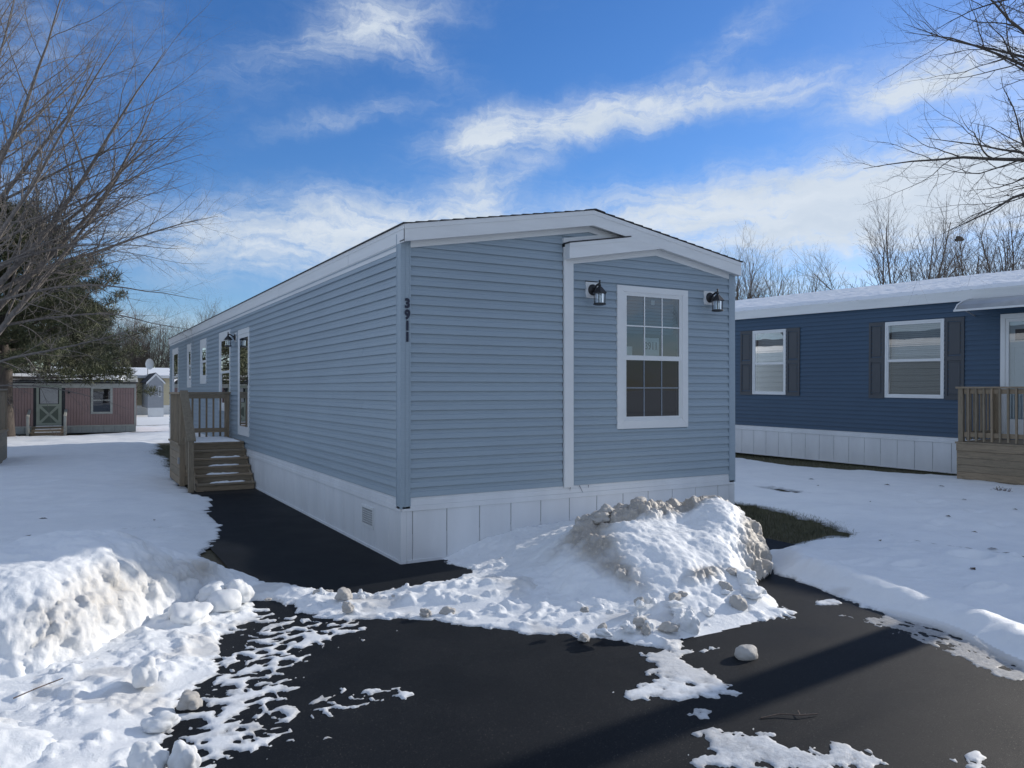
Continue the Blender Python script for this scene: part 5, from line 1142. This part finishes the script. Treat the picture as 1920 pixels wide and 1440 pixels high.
def far_homes():
    H = empty('mobile_home', (0, 0, 0), label='cream mobile home with white skirting far behind the pink one', cat='mobile home')
    # cream wall facing -y at y = 50
    y = 51.0
    i = 0
    while i < 14:
        MB().prism([(-4, y, .75 + i * .14), (7.0, y, .75 + i * .14), (7.0, y - .02, .755 + i * .14), (-4, y - .02, .755 + i * .14)], (0, 0, .13)).build('siding_course', M['cream'], H); i += 1
    MB().box(-4, 7.0, y + .01, y + 4.5, .05, 2.75).build('wall', M['cream'], H)
    for i in range(26): MB().box(-4 + i * .42, -3.585 + i * .42, y - .02, y, .05, .73).build('skirting_panel', M['white'], H)
    MB().prism([(-4.2, y - .3, 2.72), (-4.2, y + 2.2, 3.3), (-4.2, y + 4.8, 2.72)], (11.4, 0, 0)).build('roof', M['shingle'], H)
    MB().box(-4.2, 7.2, y - .34, y - .3, 2.6, 2.76).build('fascia_board', M['white'], H)
    s = MB().prism([(-4.1, y - .31, 2.80), (-4.1, y + 2.2, 3.38), (-4.1, y + 2.2, 3.31), (-4.1, y - .31, 2.725)], (11.1, 0, 0)).build('roof_snow', M['snow']); tag(s, 'snow on the roof of the far cream mobile home', 'snow')
    D = empty('satellite_dish', (1.75, 50.4, 3.2), label='small white satellite dish above the grey gabled shed', cat='satellite dish')
    MB().tube((0, 0, -.6), (0, 0, .3), .03, .03, 6).build('mast', M['steel'], D)
    vs = []; n = 14; mb = MB()
    prof = [(0, 0), (.15, .02), (.3, .08), (.38, .13)]
    vs = []; fs = []
    for (r, o) in prof: vs += [(r * math.cos(6.2832 * i / n) * .7 + .1, -o, .35 + r * math.sin(6.2832 * i / n)) for i in range(n)]
    for k in range(3): fs += [(k * n + i, k * n + (i + 1) % n, (k + 1) * n + (i + 1) % n, (k + 1) * n + i) for i in range(n)]
    mb.add(vs, fs).build('dish', M['white'], D, True)
    S = empty('shed', (0, 0, 0), label='small grey gabled entry shed with white trim in front of the cream home', cat='shed')
    x0, x1, y0 = 1.42, 2.32, 46.2
    MB().prism([(x0, y0, .65), (x1 - .0, y0, .65), (x1, y0, 2.2), ((x0 + x1) / 2, y0, 2.72), (x0, y0, 2.2)], (0, 4.6, 0)).build('wall', M['shed'], S)
    for i in range(15): MB().box(x0 - .002, x1 + .002, y0 - .012, y0 - .002, .66 + i * .105, .66 + i * .105 + .10).build('siding_course', M['shed'], S)
    MB().box(x0 - .01, x1 + .01, y0 - .02, y0 + .01, .05, .66).build('skirting_panel', M['white'], S)
    MB().prism([(x0 - .1, y0 - .06, 2.13), ((x0 + x1) / 2, y0 - .06, 2.70), ((x0 + x1) / 2, y0 - .06, 2.86), (x0 - .1, y0 - .06, 2.27)], (0, .04, 0)).build('rake_board', M['white'], S)
    MB().prism([(x1 + .1, y0 - .06, 2.13), ((x0 + x1) / 2, y0 - .06, 2.70), ((x0 + x1) / 2, y0 - .06, 2.86), (x1 + .1, y0 - .06, 2.27)], (0, .04, 0)).build('rake_board', M['white'], S)
    MB().prism([(x0 - .12, y0 - .05, 2.26), ((x0 + x1) / 2, y0 - .05, 2.86), ((x0 + x1) / 2, y0 - .05, 2.9), (x0 - .12, y0 - .05, 2.3)], (0, 4.8, 0)).prism([(x1 + .12, y0 - .05, 2.26), ((x0 + x1) / 2, y0 - .05, 2.86), ((x0 + x1) / 2, y0 - .05, 2.9), (x1 + .12, y0 - .05, 2.3)], (0, 4.8, 0)).build('roof', M['shingle'], S)
    Wn = MB(); pframe(Wn, lambda u, o, z: (u, y0 - .012 - o, z), x0 + .62, x0 + .76, 1.35, 2.05, .035, .035, .04, .04, 0, .02); Wn = Wn.build('window', M['white'], S)
    MB().box(x0 + .65, x0 + .73, y0 - .014, y0 - .013, 1.38, 2.02).build('pane', M['vent'], Wn)
far_homes()

# ------------------------------------------------------------------ trees
class Tree:
    def __init__(s, seed): s.r = random.Random(seed); s.seg = {}
    def poly(s, key, pts, rads, n):
        s.seg.setdefault(key, []).append((pts, rads, n))
    def grow(s, key, p, d, L, r, lev, P):
        """recursive branch; P: params per level"""
        R_ = s.r; q = P[lev]; ns = q['seg']; pts = [Vector(p)]; rads = [r]; d = Vector(d).normalized(); st = L / ns; dirs = [d.copy()]
        for i in range(ns):
            jit = Vector((R_.gauss(0, 1), R_.gauss(0, 1), R_.gauss(0, 1))) * q['jit']
            d = (d + jit + Vector((0, 0, q['up']))).normalized()
            pts.append(pts[-1] + d * st); rads.append(r * (1 - (i + 1) / ns * (1 - q.get('tip', .25)))); dirs.append(d.copy())
        s.poly(key if lev else 'trunk', pts, rads, q['n'])
        if lev + 1 < len(P):
            nb = q['kids'] if isinstance(q['kids'], int) else R_.randint(*q['kids'])
            az = R_.uniform(0, 6.28)
            for k in range(nb):
                t = q['from'] + (1 - q['from']) * (k + R_.random() * .8) / nb
                t = min(t, .995); f = t * ns; i = int(f); pp = pts[i].lerp(pts[min(i + 1, ns)], f - i); dd = dirs[min(i + 1, ns)]
                az += 2.4 + R_.uniform(-.5, .5); a = dd.orthogonal().normalized(); a.rotate(Matrix.Rotation(az, 3, dd))
                ang = R(R_.uniform(*q['ang'])); nd = dd * math.cos(ang) + a * math.sin(ang)
                rr = (r * (1 - t * (1 - q.get('tip', .25)))) * R_.uniform(*q.get('rr', (.5, .7)))
                s.grow('crown' if lev + 1 >= 1 else 'trunk', pp, nd, L * R_.uniform(*q['len']) * (1 - q.get('fall', .45) * t), rr, lev + 1, P)
    def mesh_arrays(s, key):
        V = []; F = []; c = 0
        for pts, rads, n in s.seg.get(key, []):
            up = Vector((.3, .5, .8)); m = len(pts)
            for i, p in enumerate(pts):
                d = (pts[min(i + 1, m - 1)] - pts[max(i - 1, 0)]); d = d.normalized() if d.length > 1e-9 else Vector((0, 0, 1)); a = d.cross(up)
                a = a.normalized() if a.length > 1e-4 else Vector((1, 0, 0)); b = d.cross(a); rr = rads[i]
                for k in range(n):
                    t = 6.28318 * k / n; V.append(tuple(p + a * (math.cos(t) * rr) + b * (math.sin(t) * rr)))
            for i in range(m - 1):
                for k in range(n): F.append((c + i * n + k, c + i * n + (k + 1) % n, c + (i + 1) * n + (k + 1) % n, c + (i + 1) * n + k))
            c += m * n
        return V, F
def tree_object(name, loc, T, mats, label, cat, group=None):
    E = empty(name, loc, label=label, cat=cat, group=group)
    for key in ('trunk', 'crown'):
        V, F = T.mesh_arrays(key)
        if F: np_mesh(key, V, F, mats[key], E)
    return E
# the maple at the left: limbs fan up and to the right, lowest ones droop
def maple():
    T = Tree(11); r_ = T.r; base = Vector((0, 0, 0))
    T.poly('trunk', [Vector((0, 0, -.1)), Vector((.02, 0, .5)), Vector((0, .05, 1.4)), Vector((.05, 0, 2.6)), Vector((0, 0, 3.8)), Vector((.1, .05, 5.4)), Vector((0, .1, 7.2)), Vector((.15, 0, 9.4)), Vector((.1, .1, 11.5))],
           [.36, .29, .26, .25, .22, .18, .14, .09, .04], 10)
    P = [dict(seg=14, jit=.05, up=.018, n=6, tip=.07, kids=(16, 18), **{'from': .22}, ang=(24, 50), len=(.26, .46), rr=(.38, .55), fall=.25),
         dict(seg=8, jit=.08, up=.03, n=4, tip=.15, kids=(8, 10), **{'from': .1}, ang=(25, 52), len=(.30, .48), rr=(.45, .62), fall=.3),
         dict(seg=6, jit=.11, up=.03, n=3, tip=.3, kids=(6, 7), **{'from': .1}, ang=(28, 60), len=(.26, .46), rr=(.65, .8), fall=.25),
         dict(seg=3, jit=.16, up=.05, n=3, tip=.9)]
    limbs = []
    # (height, azimuth in degrees from +x, elevation, length, radius)
    rgt = math.degrees(-YAW)
    for (h, az, el, L, r) in ((1.9, rgt + 10, 46, 7.6, .12), (2.6, rgt + 25, 54, 8.2, .13), (2.9, rgt + 0, 58, 8.6, .13), (3.3, rgt - 40, 50, 7.6, .11),
                              (3.6, rgt + 40, 46, 7.0, .10), (4.2, rgt + 12, 40, 6.8, .10), (4.8, rgt - 15, 60, 7.6, .11), (5.5, rgt + 5, 52, 6.6, .09), (6.2, rgt - 30, 56, 6.0, .08), (6.8, rgt + 30, 50, 5.6, .08),
                              (7.8, rgt + 0, 58, 5.0, .07), (8.8, rgt - 20, 62, 4.2, .05), (9.8, rgt + 20, 60, 3.6, .04), (3.0, rgt + 180, 50, 6.5, .1), (4.5, rgt + 120, 50, 6, .1), (5.0, rgt - 110, 50, 6, .1), (6.5, rgt + 160, 55, 5, .08)):
        a, e = R(az), R(el); d = Vector((math.cos(a) * math.cos(e), math.sin(a) * math.cos(e), math.sin(e)))
        T.grow('crown', Vector((0, 0, h)), d, L, r, 0, P) if False else _limb(T, Vector((0.03, .02, h)), d, L * 1.16, r * .8, P)
    # drooping lower branches
    P2 = [dict(P[0], up=-.022, kids=(14, 16), len=(.2, .36)), dict(P[1], up=-.02, kids=(7, 9)), dict(P[2], kids=(4, 5)), P[3]]
    for (h, az, el, L, r) in ((1.6, rgt + 8, 20, 6.0, .045), (2.6, rgt + 14, 18, 6.6, .045), (3.2, rgt + 2, 20, 6.9, .05), (3.8, rgt - 10, 26, 7.0, .05), (4.6, rgt + 8, 30, 7.2, .05), (5.4, rgt + 0, 36, 7.2, .05), (1.2, rgt + 18, 6, 4.6, .03)):
        a, e = R(az), R(el); d = Vector((math.cos(a) * math.cos(e), math.sin(a) * math.cos(e), math.sin(e)))
        _limb(T, Vector((0.03, .02, h + .6)), d, L, r, P2)
    return tree_object('maple_tree', (-5.75, 17.8, 0), T, {'trunk': M['bark'], 'crown': M['bark']}, 'large bare maple tree at the left with twigs spreading over the sky', 'tree')
def _limb(T, p, d, L, r, P):
    n0 = len(T.seg.get('trunk', [])); T.grow('crown', p, d, L, r, 0, P)
    moved = T.seg['trunk'][n0:]; T.seg['trunk'] = T.seg['trunk'][:n0]; T.seg.setdefault('crown', []).extend(moved)
maple()
# the tree whose limbs reach in at the upper right
def corner_tree():
    T = Tree(5)
    T.poly('trunk', [Vector((0, 0, -.1)), Vector((0, 0, 1)), Vector((.05, .05, 2.4)), Vector((0, .1, 4)), Vector((.1, 0, 6.2)), Vector((0, 0, 9))], [.3, .24, .21, .17, .12, .04], 10)
    P = [dict(seg=12, jit=.10, up=.0, n=6, tip=.06, kids=(11, 13), **{'from': .25}, ang=(25, 55), len=(.34, .52), rr=(.45, .6), fall=.5),
         dict(seg=8, jit=.14, up=.03, n=4, tip=.15, kids=(6, 8), **{'from': .15}, ang=(28, 60), len=(.34, .5), rr=(.5, .65), fall=.4),
         dict(seg=6, jit=.16, up=.06, n=3, tip=.45, kids=(3, 4), **{'from': .2}, ang=(28, 60), len=(.4, .6), rr=(.6, .75), fall=.3),
         dict(seg=4, jit=.16, up=.10, n=3, tip=.6)]
    for (h, az, el, L, r) in ((4.75, 150, 8, 4.1, .05), (4.7, 142, 10, 4.5, .055), (5.0, 158, 12, 4.4, .055), (5.2, 150, 18, 4.6, .055), (5.45, 145, 12, 4.3, .05), (5.7, 157, 20, 4.3, .05), (6.0, 149, 15, 4.2, .045), (6.3, 153, 22, 4.0, .045), (6.7, 146, 18, 3.8, .04),
                              (5.2, 200, 40, 3.8, .05), (4.4, 60, 40, 4.2, .06), (4.0, -20, 40, 4, .06), (4.8, 250, 42, 4.0, .06), (5.5, 300, 45, 3.6, .05), (6.5, 100, 55, 3, .04)):
        a, e = R(az), R(el); d = Vector((math.cos(a) * math.cos(e), math.sin(a) * math.cos(e), math.sin(e)))
        _limb(T, Vector((0.03, .02, h)), d, L, r, P)
    return tree_object('bare_tree', (10.5, -3.2, .15), T, {'trunk': M['bark_dark'], 'crown': M['bark_dark']}, 'dark bare tree reaching in from the upper right corner', 'tree')
corner_tree()
# many-stemmed trees behind the roofs
def vase_tree(seed, h, stems, spread):
    T = Tree(seed); r_ = T.r
    P = [dict(seg=10, jit=.06, up=.02, n=5, tip=.18, kids=(15, 18), **{'from': .2}, ang=(18, 40), len=(.32, .50), rr=(.40, .55), fall=.4),
         dict(seg=6, jit=.07, up=.05, n=3, tip=.35, kids=(7, 9), **{'from': .15}, ang=(20, 45), len=(.38, .55), rr=(.5, .62), fall=.4),
         dict(seg=4, jit=.09, up=.06, n=3, tip=.6, kids=(3, 4), **{'from': .2}, ang=(20, 45), len=(.4, .6), rr=(.7, .85), fall=.3),
         dict(seg=3, jit=.1, up=.06, n=3, tip=.8)]
    T.poly('trunk', [Vector((0, 0, -.1)), Vector((0, 0, .9)), Vector((0, 0, 1.8))], [.42, .34, .30], 8)
    for i in range(stems):
        a = 6.283 * i / stems + r_.uniform(-.3, .3); q_ = r_.uniform(.1, 1); sp = q_ * spread * 1.35
        d = Vector((math.cos(a) * sp, math.sin(a) * sp, 1)); T.grow('crown', Vector((.1 * math.cos(a), .1 * math.sin(a), 1.2 + r_.random() * .5)), d, h * (1 - .22 * q_) * r_.uniform(.88, 1.0), .115, 0, P)
    return T
def vase_proto(seed, h, stems, spread, mat):
    T = vase_tree(seed, h, stems, spread); V, F = T.mesh_arrays('trunk'); V2, F2 = T.mesh_arrays('crown')
    E = empty('bare_tree', (0, 0, -50)); np_mesh('trunk', V, F, M[mat], E); np_mesh('crown', V2, F2, M[mat], E); return E
protos = [vase_proto(21, 10.5, 7, .42, 'bark_far'), vase_proto(22, 11, 8, .36, 'bark_far'), vase_proto(23, 10, 6, .30, 'bark_far')]
def put_tree(k, x, y, s, rz, label, group='bare trees behind the homes', sz=None):
    c = copy_tree(protos[k]); c.location = (x, y, 0); c.scale = (s, s, sz or s); c.rotation_euler = (0, 0, rz); tag(c, label, 'tree', group); return c
put_tree(1, 33.21, 26.52, .86, 1.1, 'bare many-stemmed tree nearest the light blue roof corner')
put_tree(0, 36.02, 24.72, .84, 2.2, 'bare round-crowned tree left of the gap in the tree row')
put_tree(0, 40.3, 20.7, 1.10, .3, 'broad tall bare tree right of the gap in the tree row')
put_tree(2, 45.6, 20.3, 1.06, 2.6, 'bare tree holding the squirrel nest')
put_tree(1, 49.6, 19.6, 1.08, 3.6, 'bare tree at the right edge behind the navy roof')
put_tree(2, 54.0, 18.0, 1.0, 5.6, 'bare tree farthest right and partly outside the frame')
put_tree(2, 24.96, 29.41, .90, 5.0, 'bare tree whose tips show above the light blue roof ridge')
nst = bpy.data.objects.new('squirrel_nest', CH[0].copy()); col.objects.link(nst); nst.data.materials.clear(); nst.data.materials.append(M['bark_dark']); nst.location = (45.3, 20.2, 11.2); nst.scale = (.30, .30, .27); tag(nst, 'dark squirrel nest high in a bare tree', 'nest')
# woodland far left
wr = random.Random(9)
for i in range(13):
    t = i / 12; x = -3 + 16 * t + wr.uniform(-1, 1); y = 78 - 4 * t + wr.uniform(-5, 5)
    put_tree(i % 3, x, y, wr.uniform(.62, .85), wr.uniform(0, 6), 'bare woodland tree behind the far cream home', 'woodland trees behind the far cream home')
for i in range(7): put_tree(i % 3, -14 + i * 9, -36 - (i % 2) * 5, wr.uniform(.75, 1.0), wr.uniform(0, 6), 'bare tree across the street behind the viewer', 'bare trees across the street')
def thicket():
    # undergrowth at the foot of the woodland: fine crossing stems
    n = 5200; g = np.random.default_rng(4); x = g.uniform(-28, 24, n); y = g.uniform(68, 84, n); h = g.uniform(1.5, 6.5, n) * (1 - .3 * g.random(n)); a = g.uniform(0, 6.28, n); ln = g.normal(0, .16, (n, 2)) * h[:, None]; w = .03 + .03 * g.random(n)
    V = np.zeros((n, 3, 3)); V[:, 0] = np.stack([x - w, y, x * 0], -1); V[:, 1] = np.stack([x + w, y, x * 0], -1); V[:, 2] = np.stack([x + ln[:, 0], y + ln[:, 1], h], -1)
    o = np_mesh('undergrowth', V.reshape(-1, 3), np.arange(n * 3).reshape(-1, 3), M['bark_dark'], smooth=False); tag(o, 'dark tangle of bare undergrowth along the far woodland', kind='stuff')
thicket()
# pines
def needle_cloud(centers, radii, per, ln, g, mat, name, parent, flat=.6):
    V = []; C = np.repeat(centers, per, 0); Rr = np.repeat(radii, per); n = len(C)
    u = g.normal(size=(n, 3)); u /= np.linalg.norm(u, axis=1)[:, None]; rr = Rr * g.random(n) ** .4
    p = C + u * rr[:, None] * np.array([1, 1, flat])
    d = u * .6 + g.normal(size=(n, 3)) * .5 + np.array([0, 0, .35]); d /= np.linalg.norm(d, axis=1)[:, None]
    s = np.cross(d, g.normal(size=(n, 3))); s /= np.linalg.norm(s, axis=1)[:, None]
    L = ln * (.6 + .8 * g.random(n))[:, None]; w = .017
    V = np.stack([p - s * w, p + s * w, p + d * L], 1).reshape(-1, 3)
    return np_mesh(name, V, np.arange(n * 3).reshape(-1, 3), M[mat], parent, smooth=False)
def pine(loc, h, spread, seed, label, lo=.22, mat='needle', per=34, nb=34, r0=.27, ln=.24):
    E = empty('pine_tree', loc, label=label, cat='tree'); T = Tree(seed); g = np.random.default_rng(seed); r_ = T.r
    pts = [Vector((0, 0, -.1))] + [Vector((r_.uniform(-.12, .12) * (i > 2), r_.uniform(-.12, .12) * (i > 2), h * i / 9)) for i in range(1, 10)]
    T.poly('trunk', pts, [r0 * 1.15] + [r0 * (1 - .88 * i / 9) for i in range(1, 10)], 10)
    C = []; Rd = []
    for i in range(nb):
        t = lo + (1 - lo) * (i + r_.random()) / nb; z = h * t; prof = (math.sin(min(1, (1 - t) * 1.55 + .08) * 1.57)) ** .8
        L = spread * prof * r_.uniform(.65, 1.12); a = i * 2.4 + r_.uniform(-.5, .5); el = R(r_.uniform(-14, 12) + 34 * t)
        d = Vector((math.cos(a) * math.cos(el), math.sin(a) * math.cos(el), math.sin(el))); p = Vector((0, 0, z)); q = [p.copy()]; rad = [.05 * (1 - t) + .02]
        for k in range(6):
            d = (d + Vector((r_.gauss(0, .07), r_.gauss(0, .07), .03))).normalized(); p = p + d * (L / 6); q.append(p.copy()); rad.append(rad[0] * (1 - k / 7))
            if k >= 1:
                for m in range(4):
                    side = Vector((-d.y, d.x, 0)) * r_.uniform(-1, 1) * L * .30 * (1 - k / 9)
                    c = p + side + Vector((0, 0, r_.uniform(-.12, .22))); C.append(c[:]); Rd.append(r_.uniform(.24, .50))
        T.poly('limb', q, rad, 5)
    C.append((0, 0, h)); Rd.append(.5)
    V, F = T.mesh_arrays('trunk'); np_mesh('trunk', V, F, M['bark_pine'], E); V, F = T.mesh_arrays('limb'); np_mesh('limbs', V, F, M['bark_pine'], E)
    needle_cloud(np.array(C), np.array(Rd), per, ln, g, mat, 'crown', E); return E
pine((-5.05, 26.9, 0), 8.2, 4.1, 3, 'large dark pine with a rough trunk in front of the pink home', lo=.27, per=84, nb=50, r0=.33)
pine((-4.0, 37.5, 0), 6.6, 4.6, 8, 'pine standing behind the pink home roof', lo=.22, per=60, nb=36)
pine((-9.5, 36, 0), 9.4, 5.0, 9, 'tall pine behind the left end of the pink home', lo=.2, per=60, nb=36)
pine((-1.6, 49.5, 0), 7.0, 2.3, 12, 'distant dark evergreen left of the grey shed', lo=.1, mat='needle2', per=60, nb=34)

# ------------------------------------------------------------------ small things on the ground
def grass_tufts():
    g = np.random.default_rng(2); pts = []
    def inside(poly, n, zlo=-.03):
        xs = [p[0] for p in poly]; ys = [p[1] for p in poly]; x = g.uniform(min(xs), max(xs), n); y = g.uniform(min(ys), max(ys), n)
        k = (sdpoly(poly, x, y) > -.12); return x[k], y[k]
    X, Y = [], []
    for poly, n in ((GRASSH, 26000), (STRIP, 14000), ([(-1.3, 10), (-1.2, 20), (0, 20), (0, 10)], 9000)):
        x, y = inside(poly, n); k = ~((x > .0) & (x < 4.78) & (y > 0) & (y < 21)) & ~((x < 4.42) & (x > 0)); X.append(x[k]); Y.append(y[k])
    x = np.concatenate(X); y = np.concatenate(Y); n = len(x); h = g.uniform(.015, .05, n); a = g.uniform(0, 6.28, n); ln = g.normal(0, .03, (n, 2)); w = .004
    V = np.stack([np.stack([x - w * np.cos(a), y - w * np.sin(a), x * 0 - .03], -1), np.stack([x + w * np.cos(a), y + w * np.sin(a), x * 0 - .03], -1), np.stack([x + ln[:, 0], y + ln[:, 1], h], -1)], 1).reshape(-1, 3)
    tag(np_mesh('grass', V, np.arange(n * 3).reshape(-1, 3), M['blade'], smooth=False), 'short flattened winter grass where the snow has melted', kind='stuff')
grass_tufts()
M['leaf'] = tinted('dead_leaf', (.075, .045, .03), .3, .8)
def hs(x, y):
    h, _, _ = snow_height(np.array([[float(x)]]), np.array([[float(y)]])); return float(h[0, 0])
leafm = MB().add([(-.04, 0, 0), (0, -.022, .006), (.045, 0, .0), (0, .022, .012), (0, 0, .002)], [(0, 1, 4), (1, 2, 4), (2, 3, 4), (3, 0, 4)]).mesh('fallen_leaf', M['leaf'])
lr = random.Random(6)
for i, (x, y) in enumerate([(9.9, 1.2), (9.2, -.6), (8.0, 0.2), (7.4, -1.4), (8.7, -1.6), (6.6, -2.2), (5.7, -2.9), (4.6, -3.3), (6.0, 2.8), (10.6, .6), (7.0, -3.2), (9.6, 2.6), (8.9, 1.9), (-3.3, 4.6), (-2.0, 3.9), (6.2, -3.9), (8.3, -2.5), (5.2, -1.9)]):
    o = bpy.data.objects.new('fallen_leaf', leafm); col.objects.link(o); s = lr.uniform(.7, 1.6); o.scale = (s, s, s); o.rotation_euler = (0, 0, lr.uniform(0, 6)); o.location = (x, y, hs(x, y) + .004)
    tag(o, 'small dark dead leaf lying on the snow', 'leaf', 'dead leaves scattered on the snow')
def twiggy(loc, label, n, h, seed, mat='twig'):
    g = random.Random(seed); E = MB()
    for i in range(n):
        a = g.uniform(0, 6.28); l = g.uniform(.4, 1) * h; e = g.uniform(.4, 1.2); p = Vector((g.uniform(-.1, .1), g.uniform(-.1, .1), -.02)); q = p + Vector((math.cos(a) * math.cos(e), math.sin(a) * math.cos(e), math.sin(e))) * l
        E.tube(p, q, .006, .002, 3, False)
        for k in range(3):
            m = p.lerp(q, g.uniform(.3, .9)); E.tube(m, m + Vector((g.gauss(0, .3), g.gauss(0, .3), g.uniform(.05, .4))) * l * .5, .003, .001, 3, False)
    o = E.build('weed_clump', M[mat]); o.location = loc; return tag(o, label, 'weed')
twiggy((-3.4, 26.6, .02), 'small reddish bare shrub in the snow before the green door', 16, .6, 1)
twiggy((11.0, -.2, .04), 'brown weed stubble poking through the snow at the right edge', 46, .16, 2)
tw = MB(); _p = [(0, 0, 0), (.09, .05, .012), (.16, .12, .008), (.23, .14, .02)]
for a, b in zip(_p[:-1], _p[1:]): tw.tube(a, b, .004, .003, 5)
tw = tw.build('twig', M['twig']); tw.location = (-3.28, -2.62, .16); tag(tw, 'thin dark twig on the snow heap at lower left', 'twig')
tw = MB(); _p = [(0, 0, 0), (.12, -.03, .01), (.2, -.1, .01), (.31, -.13, .006)]
for a, b in zip(_p[:-1], _p[1:]): tw.tube(a, b, .004, .003, 5)
tw.tube((.2, -.1, .01), (.24, -.05, .012), .003, .002, 5)
tw = tw.build('twig', M['twig']); tw.location = (.30, -4.55, .004); tag(tw, 'thin dark twig on the black asphalt', 'twig')
# prototypes are only sources for copies
for p in protos:
    for c in list(p.children): bpy.data.objects.remove(c)
    bpy.data.objects.remove(p)
